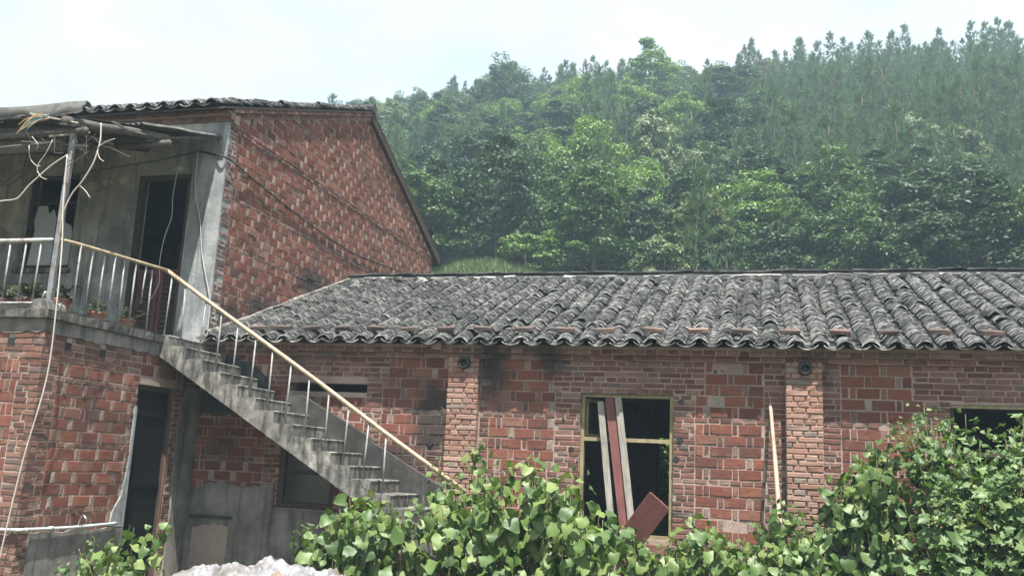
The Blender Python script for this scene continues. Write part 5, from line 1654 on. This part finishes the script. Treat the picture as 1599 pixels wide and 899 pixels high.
# broadleaf trees through the lower wood
n = 0
for _ in range(4000):
    if n >= 175: break
    y = 35.5 + 46 * tr.random() ** 1.5
    x = tr.uniform(-.5 * y, .34 * y)
    if -15 < x < -7 and y < 38.2: continue
    if not free(x, y, 2.0): continue
    if patch(x, y) < (-9 if y < 47 else .08): continue
    key = tr.choice(('mid', 'mid2', 'dark', 'dark2', 'dark2', 'mid2', 'pale', 'dark') + (('bright',) if x < 0 else ()))
    low = y < 44
    look = {'mid': 'mid-green', 'mid2': 'narrow mid-green', 'dark': 'dark large-leaved', 'dark2': 'dark spreading', 'pale': 'pale-leaved', 'bright': 'bright green'}[key]
    lab = '%s broadleaf tree %s, %s' % (look, 'at the hill foot' if low else 'half way up the hill', third(x, y))
    tree('broadleaf_tree', lab, 'tree', BROADS[key], x, y, tr.uniform(.7, 1.05), tr.uniform(0, 6), lab.replace(' tree ', ' trees ', 1), tr.uniform(.9, 1.2))
    placed.append((x, y)); n += 1
# undergrowth bushes behind the roof
for k, (x, y, key, sc) in enumerate(((-14.6, 35.5, 'bush', .9), (-13.4, 37.8, 'bush', 1.0), (-7.2, 36.6, 'bush', .8), (-5.2, 36.2, 'bush2', .8), (3.6, 36.6, 'bush2', .75), (7.6, 36.8, 'bush2', .6), (-9.6, 37.6, 'bush2', 1.1), (1.0, 37, 'bush', .9), (5.8, 38.2, 'bush', 1.0), (10, 37.5, 'bush', .9), (-3.9, 38.6, 'bush', 1.0), (-16, 37.5, 'bush', 1.1))):
    tree('bush', ['bush at the foot of the hill just right of the house gable', 'bush on the bank behind the house gable corner', 'bush right of the grassy bank', 'pale bush peeping over the roof ridge left of the yellowish tree', 'bright green bush peeping over the roof ridge at right', 'rightmost small bright bush peeping over the roof ridge', 'light green bush on top of the grassy bank', 'dark bush under the dark spreading tree', 'dark bush in the shade of the right-hand wood', 'dark bush low at the right picture edge', 'bush in the shade left of the yellowish tree', 'bush partly hidden by the house gable'][k], 'bush', BROADS[key], x, y, sc, tr.uniform(0, 6), None, 1.1)
    placed.append((x, y))
# a bush seen through the rear window of the low building
tree('bush', 'sunlit bush seen through the rear window of the low building', 'bush', BROADS['bush2'], -2.0, 20.9, 1.55, 1.0, None, 1.1)
tree('bush', 'second bush behind the rear window of the low building', 'bush', BROADS['bush'], -.9, 21.3, 1.1, 2.0, None, 1.1)

# pines: the nearest as things, the rest of the wood as one mass
cand = []
y = 37.0
pl = {}
def cell(x, y): return (int(x // 2), int(y // 2))
for a, b in placed: pl.setdefault(cell(a, b), []).append((a, b, 1.5))
while y < 95:
    sp = 1.5 if y > 55 else 1.9
    x = -.66 * y
    while x < .40 * y:
        px, py = x + tr.uniform(-.9, .9), y + tr.uniform(-.9, .9)
        ok = not (-15 < px < -7 and py < 38.5) and not (px < -.545 * py and py > 52)
        cx, cy = cell(px, py)
        for i in (-1, 0, 1):
            for j in (-1, 0, 1):
                for a, b, d in pl.get((cx + i, cy + j), ()):
                    if (a - px) ** 2 + (b - py) ** 2 < d * d: ok = False
        if ok:
            cand.append((px, py))
        x += sp
    y += sp
cand.sort(key=lambda p: p[1] + abs(p[0]) * .2)
near = [p for p in cand if in_view((p[0], p[1], ground_z(*p) + 4))][:230]
crest = [p for p in cand if 84 < p[1] < 90 and tr.random() < .6 and in_view((p[0], p[1], ground_z(*p) + 4))][:60]
nearset = set(near) | set(crest)
for (px, py) in near + [c for c in crest if c not in set(near)]:
    i = tr.choice((0, 1, 2, 3, 5, 0, 1, 2)) if tr.random() > .03 else 4
    top = py > 80
    look = 'dry brownish' if i == 4 else ('slim' if i == 5 else ('small' if i == 3 else ('tall spreading' if i == 2 else 'dark green')))
    lab = '%s pine %s, %s' % (look, 'standing on the skyline' if top else 'on the lower hillside', third(px, py))
    grp = lab.replace(' pine ', ' pines ', 1)
    s = tr.uniform(.65, 1.15) * (1.0 if not top else tr.uniform(.5, .85))
    tree('pine_tree', lab, 'tree', PINES[i], px, py, s, tr.uniform(0, 6), grp, tr.uniform(.9, 1.15))
rest = [p for p in cand if p not in nearset and not (patch(*p) > .12 and tr.random() < .45)]
V = np.array([(a, b, ground_z(a, b) - .05) for a, b in rest])
me = bpy.data.meshes.new('hillside_wood')
me.from_pydata(V.tolist(), [], [])
def species(a, b):
    if patch(a, b) + tr.uniform(-.25, .25) > .12: return tr.choice((5, 6, 7, 8, 9, 5, 6))
    return tr.choice((0, 1, 2, 3, 0, 1, 2, 3, 0, 2, 3, 1, 0, 1, 2, 3, 3, 1, 4))
sp_ = [species(a, b) for a, b in rest]
at = me.attributes.new('pick', 'INT', 'POINT'); at.data.foreach_set('value', sp_)
at = me.attributes.new('turn', 'FLOAT', 'POINT'); at.data.foreach_set('value', [tr.uniform(0, 6.28) for _ in rest])
at = me.attributes.new('size', 'FLOAT', 'POINT'); at.data.foreach_set('value', [(tr.uniform(.45, .8) if k > 4 else tr.uniform(.55, .9) + .3 * tr.random() ** 3) for k in sp_])
wood = link('hillside_wood', me, None, (0, 0, 0))
setp(wood, 'dense mass of trees covering the upper hillside', 'wood', kind='stuff')
srcs = []
for q in [PINES[i][0] for i in (0, 1, 2, 3, 4)] + [BROADS[k][0] for k in ('mid', 'mid2', 'dark', 'bright', 'pale')]:
    for o in bpy.data.objects:
        if o.type == 'MESH' and o.data == q:
            srcs.append(o); break
ng = bpy.data.node_groups.new('hillside_wood', 'GeometryNodeTree')
ng.interface.new_socket('Geometry', in_out='INPUT', socket_type='NodeSocketGeometry')
ng.interface.new_socket('Geometry', in_out='OUTPUT', socket_type='NodeSocketGeometry')
gi = ng.nodes.new('NodeGroupInput'); go = ng.nodes.new('NodeGroupOutput')
g2i = ng.nodes.new('GeometryNodeGeometryToInstance')
for o in reversed(srcs):
    oi = ng.nodes.new('GeometryNodeObjectInfo'); oi.transform_space = 'ORIGINAL'; oi.inputs['Object'].default_value = o
    ng.links.new(oi.outputs['Geometry'], g2i.inputs[0])
iop = ng.nodes.new('GeometryNodeInstanceOnPoints'); iop.inputs['Pick Instance'].default_value = True
def nattr(nm, ty):
    q = ng.nodes.new('GeometryNodeInputNamedAttribute'); q.data_type = ty; q.inputs['Name'].default_value = nm
    return [s for s in q.outputs if s.enabled][0]
ng.links.new(gi.outputs[0], iop.inputs['Points']); ng.links.new(g2i.outputs[0], iop.inputs['Instance'])
ng.links.new(nattr('pick', 'INT'), iop.inputs['Instance Index'])
cx = ng.nodes.new('ShaderNodeCombineXYZ'); ng.links.new(nattr('turn', 'FLOAT'), cx.inputs['Z']); ng.links.new(cx.outputs[0], iop.inputs['Rotation'])
ng.links.new(nattr('size', 'FLOAT'), iop.inputs['Scale'])
ng.links.new(iop.outputs[0], go.inputs[0])
md = wood.modifiers.new('hillside_wood', 'NODES'); md.node_group = ng

# grass on the bank behind the roof
rs = np.random.default_rng(5)
N = 9000
gx = rs.uniform(-16, -3, N); gy = rs.uniform(33.2, 38.5, N)
keepg = np.array([mnoise.noise(Vector((a * .5, b * .5, 2))) > -.25 for a, b in zip(gx, gy)])
gx, gy = gx[keepg], gy[keepg]
P = np.array([(a, b, ground_z(a, b)) for a, b in zip(gx, gy)])
P = np.repeat(P, 4, 0) + rs.normal(size=(len(P) * 4, 3)) * np.array((.05, .05, 0))
D = rs.normal(size=P.shape) * .35 + np.array((0, 0, 1.0)); D /= np.linalg.norm(D, axis=1, keepdims=True)
Vg, Fg = blades(P, D, rs.uniform(.15, .42, len(P)), rs.uniform(.02, .05, len(P)), rs)
setp(link('grass', np_mesh('grass', Vg, [Fg], M['grass'])), 'light green grass on the red earth bank', 'grass', kind='stuff')

# ------------------------------------------------------------------ air
hz = MB(); hz.box2((-205, -155, GZ - 1.4), (205, 225, 64))
t = NT('haze_air')
pv = t.n('ShaderNodeVolumePrincipled')
pv.inputs['Color'].default_value = (0.62, 0.86, 1.0, 1)
pv.inputs['Density'].default_value = 0.0017
pv.inputs['Anisotropy'].default_value = 0.0
t.l(pv.outputs[0], t.out.inputs['Volume'])
ho = hz.build('haze', t.m, None)
setp(ho, 'thin pale haze in the air over the hillside', 'haze', kind='stuff')
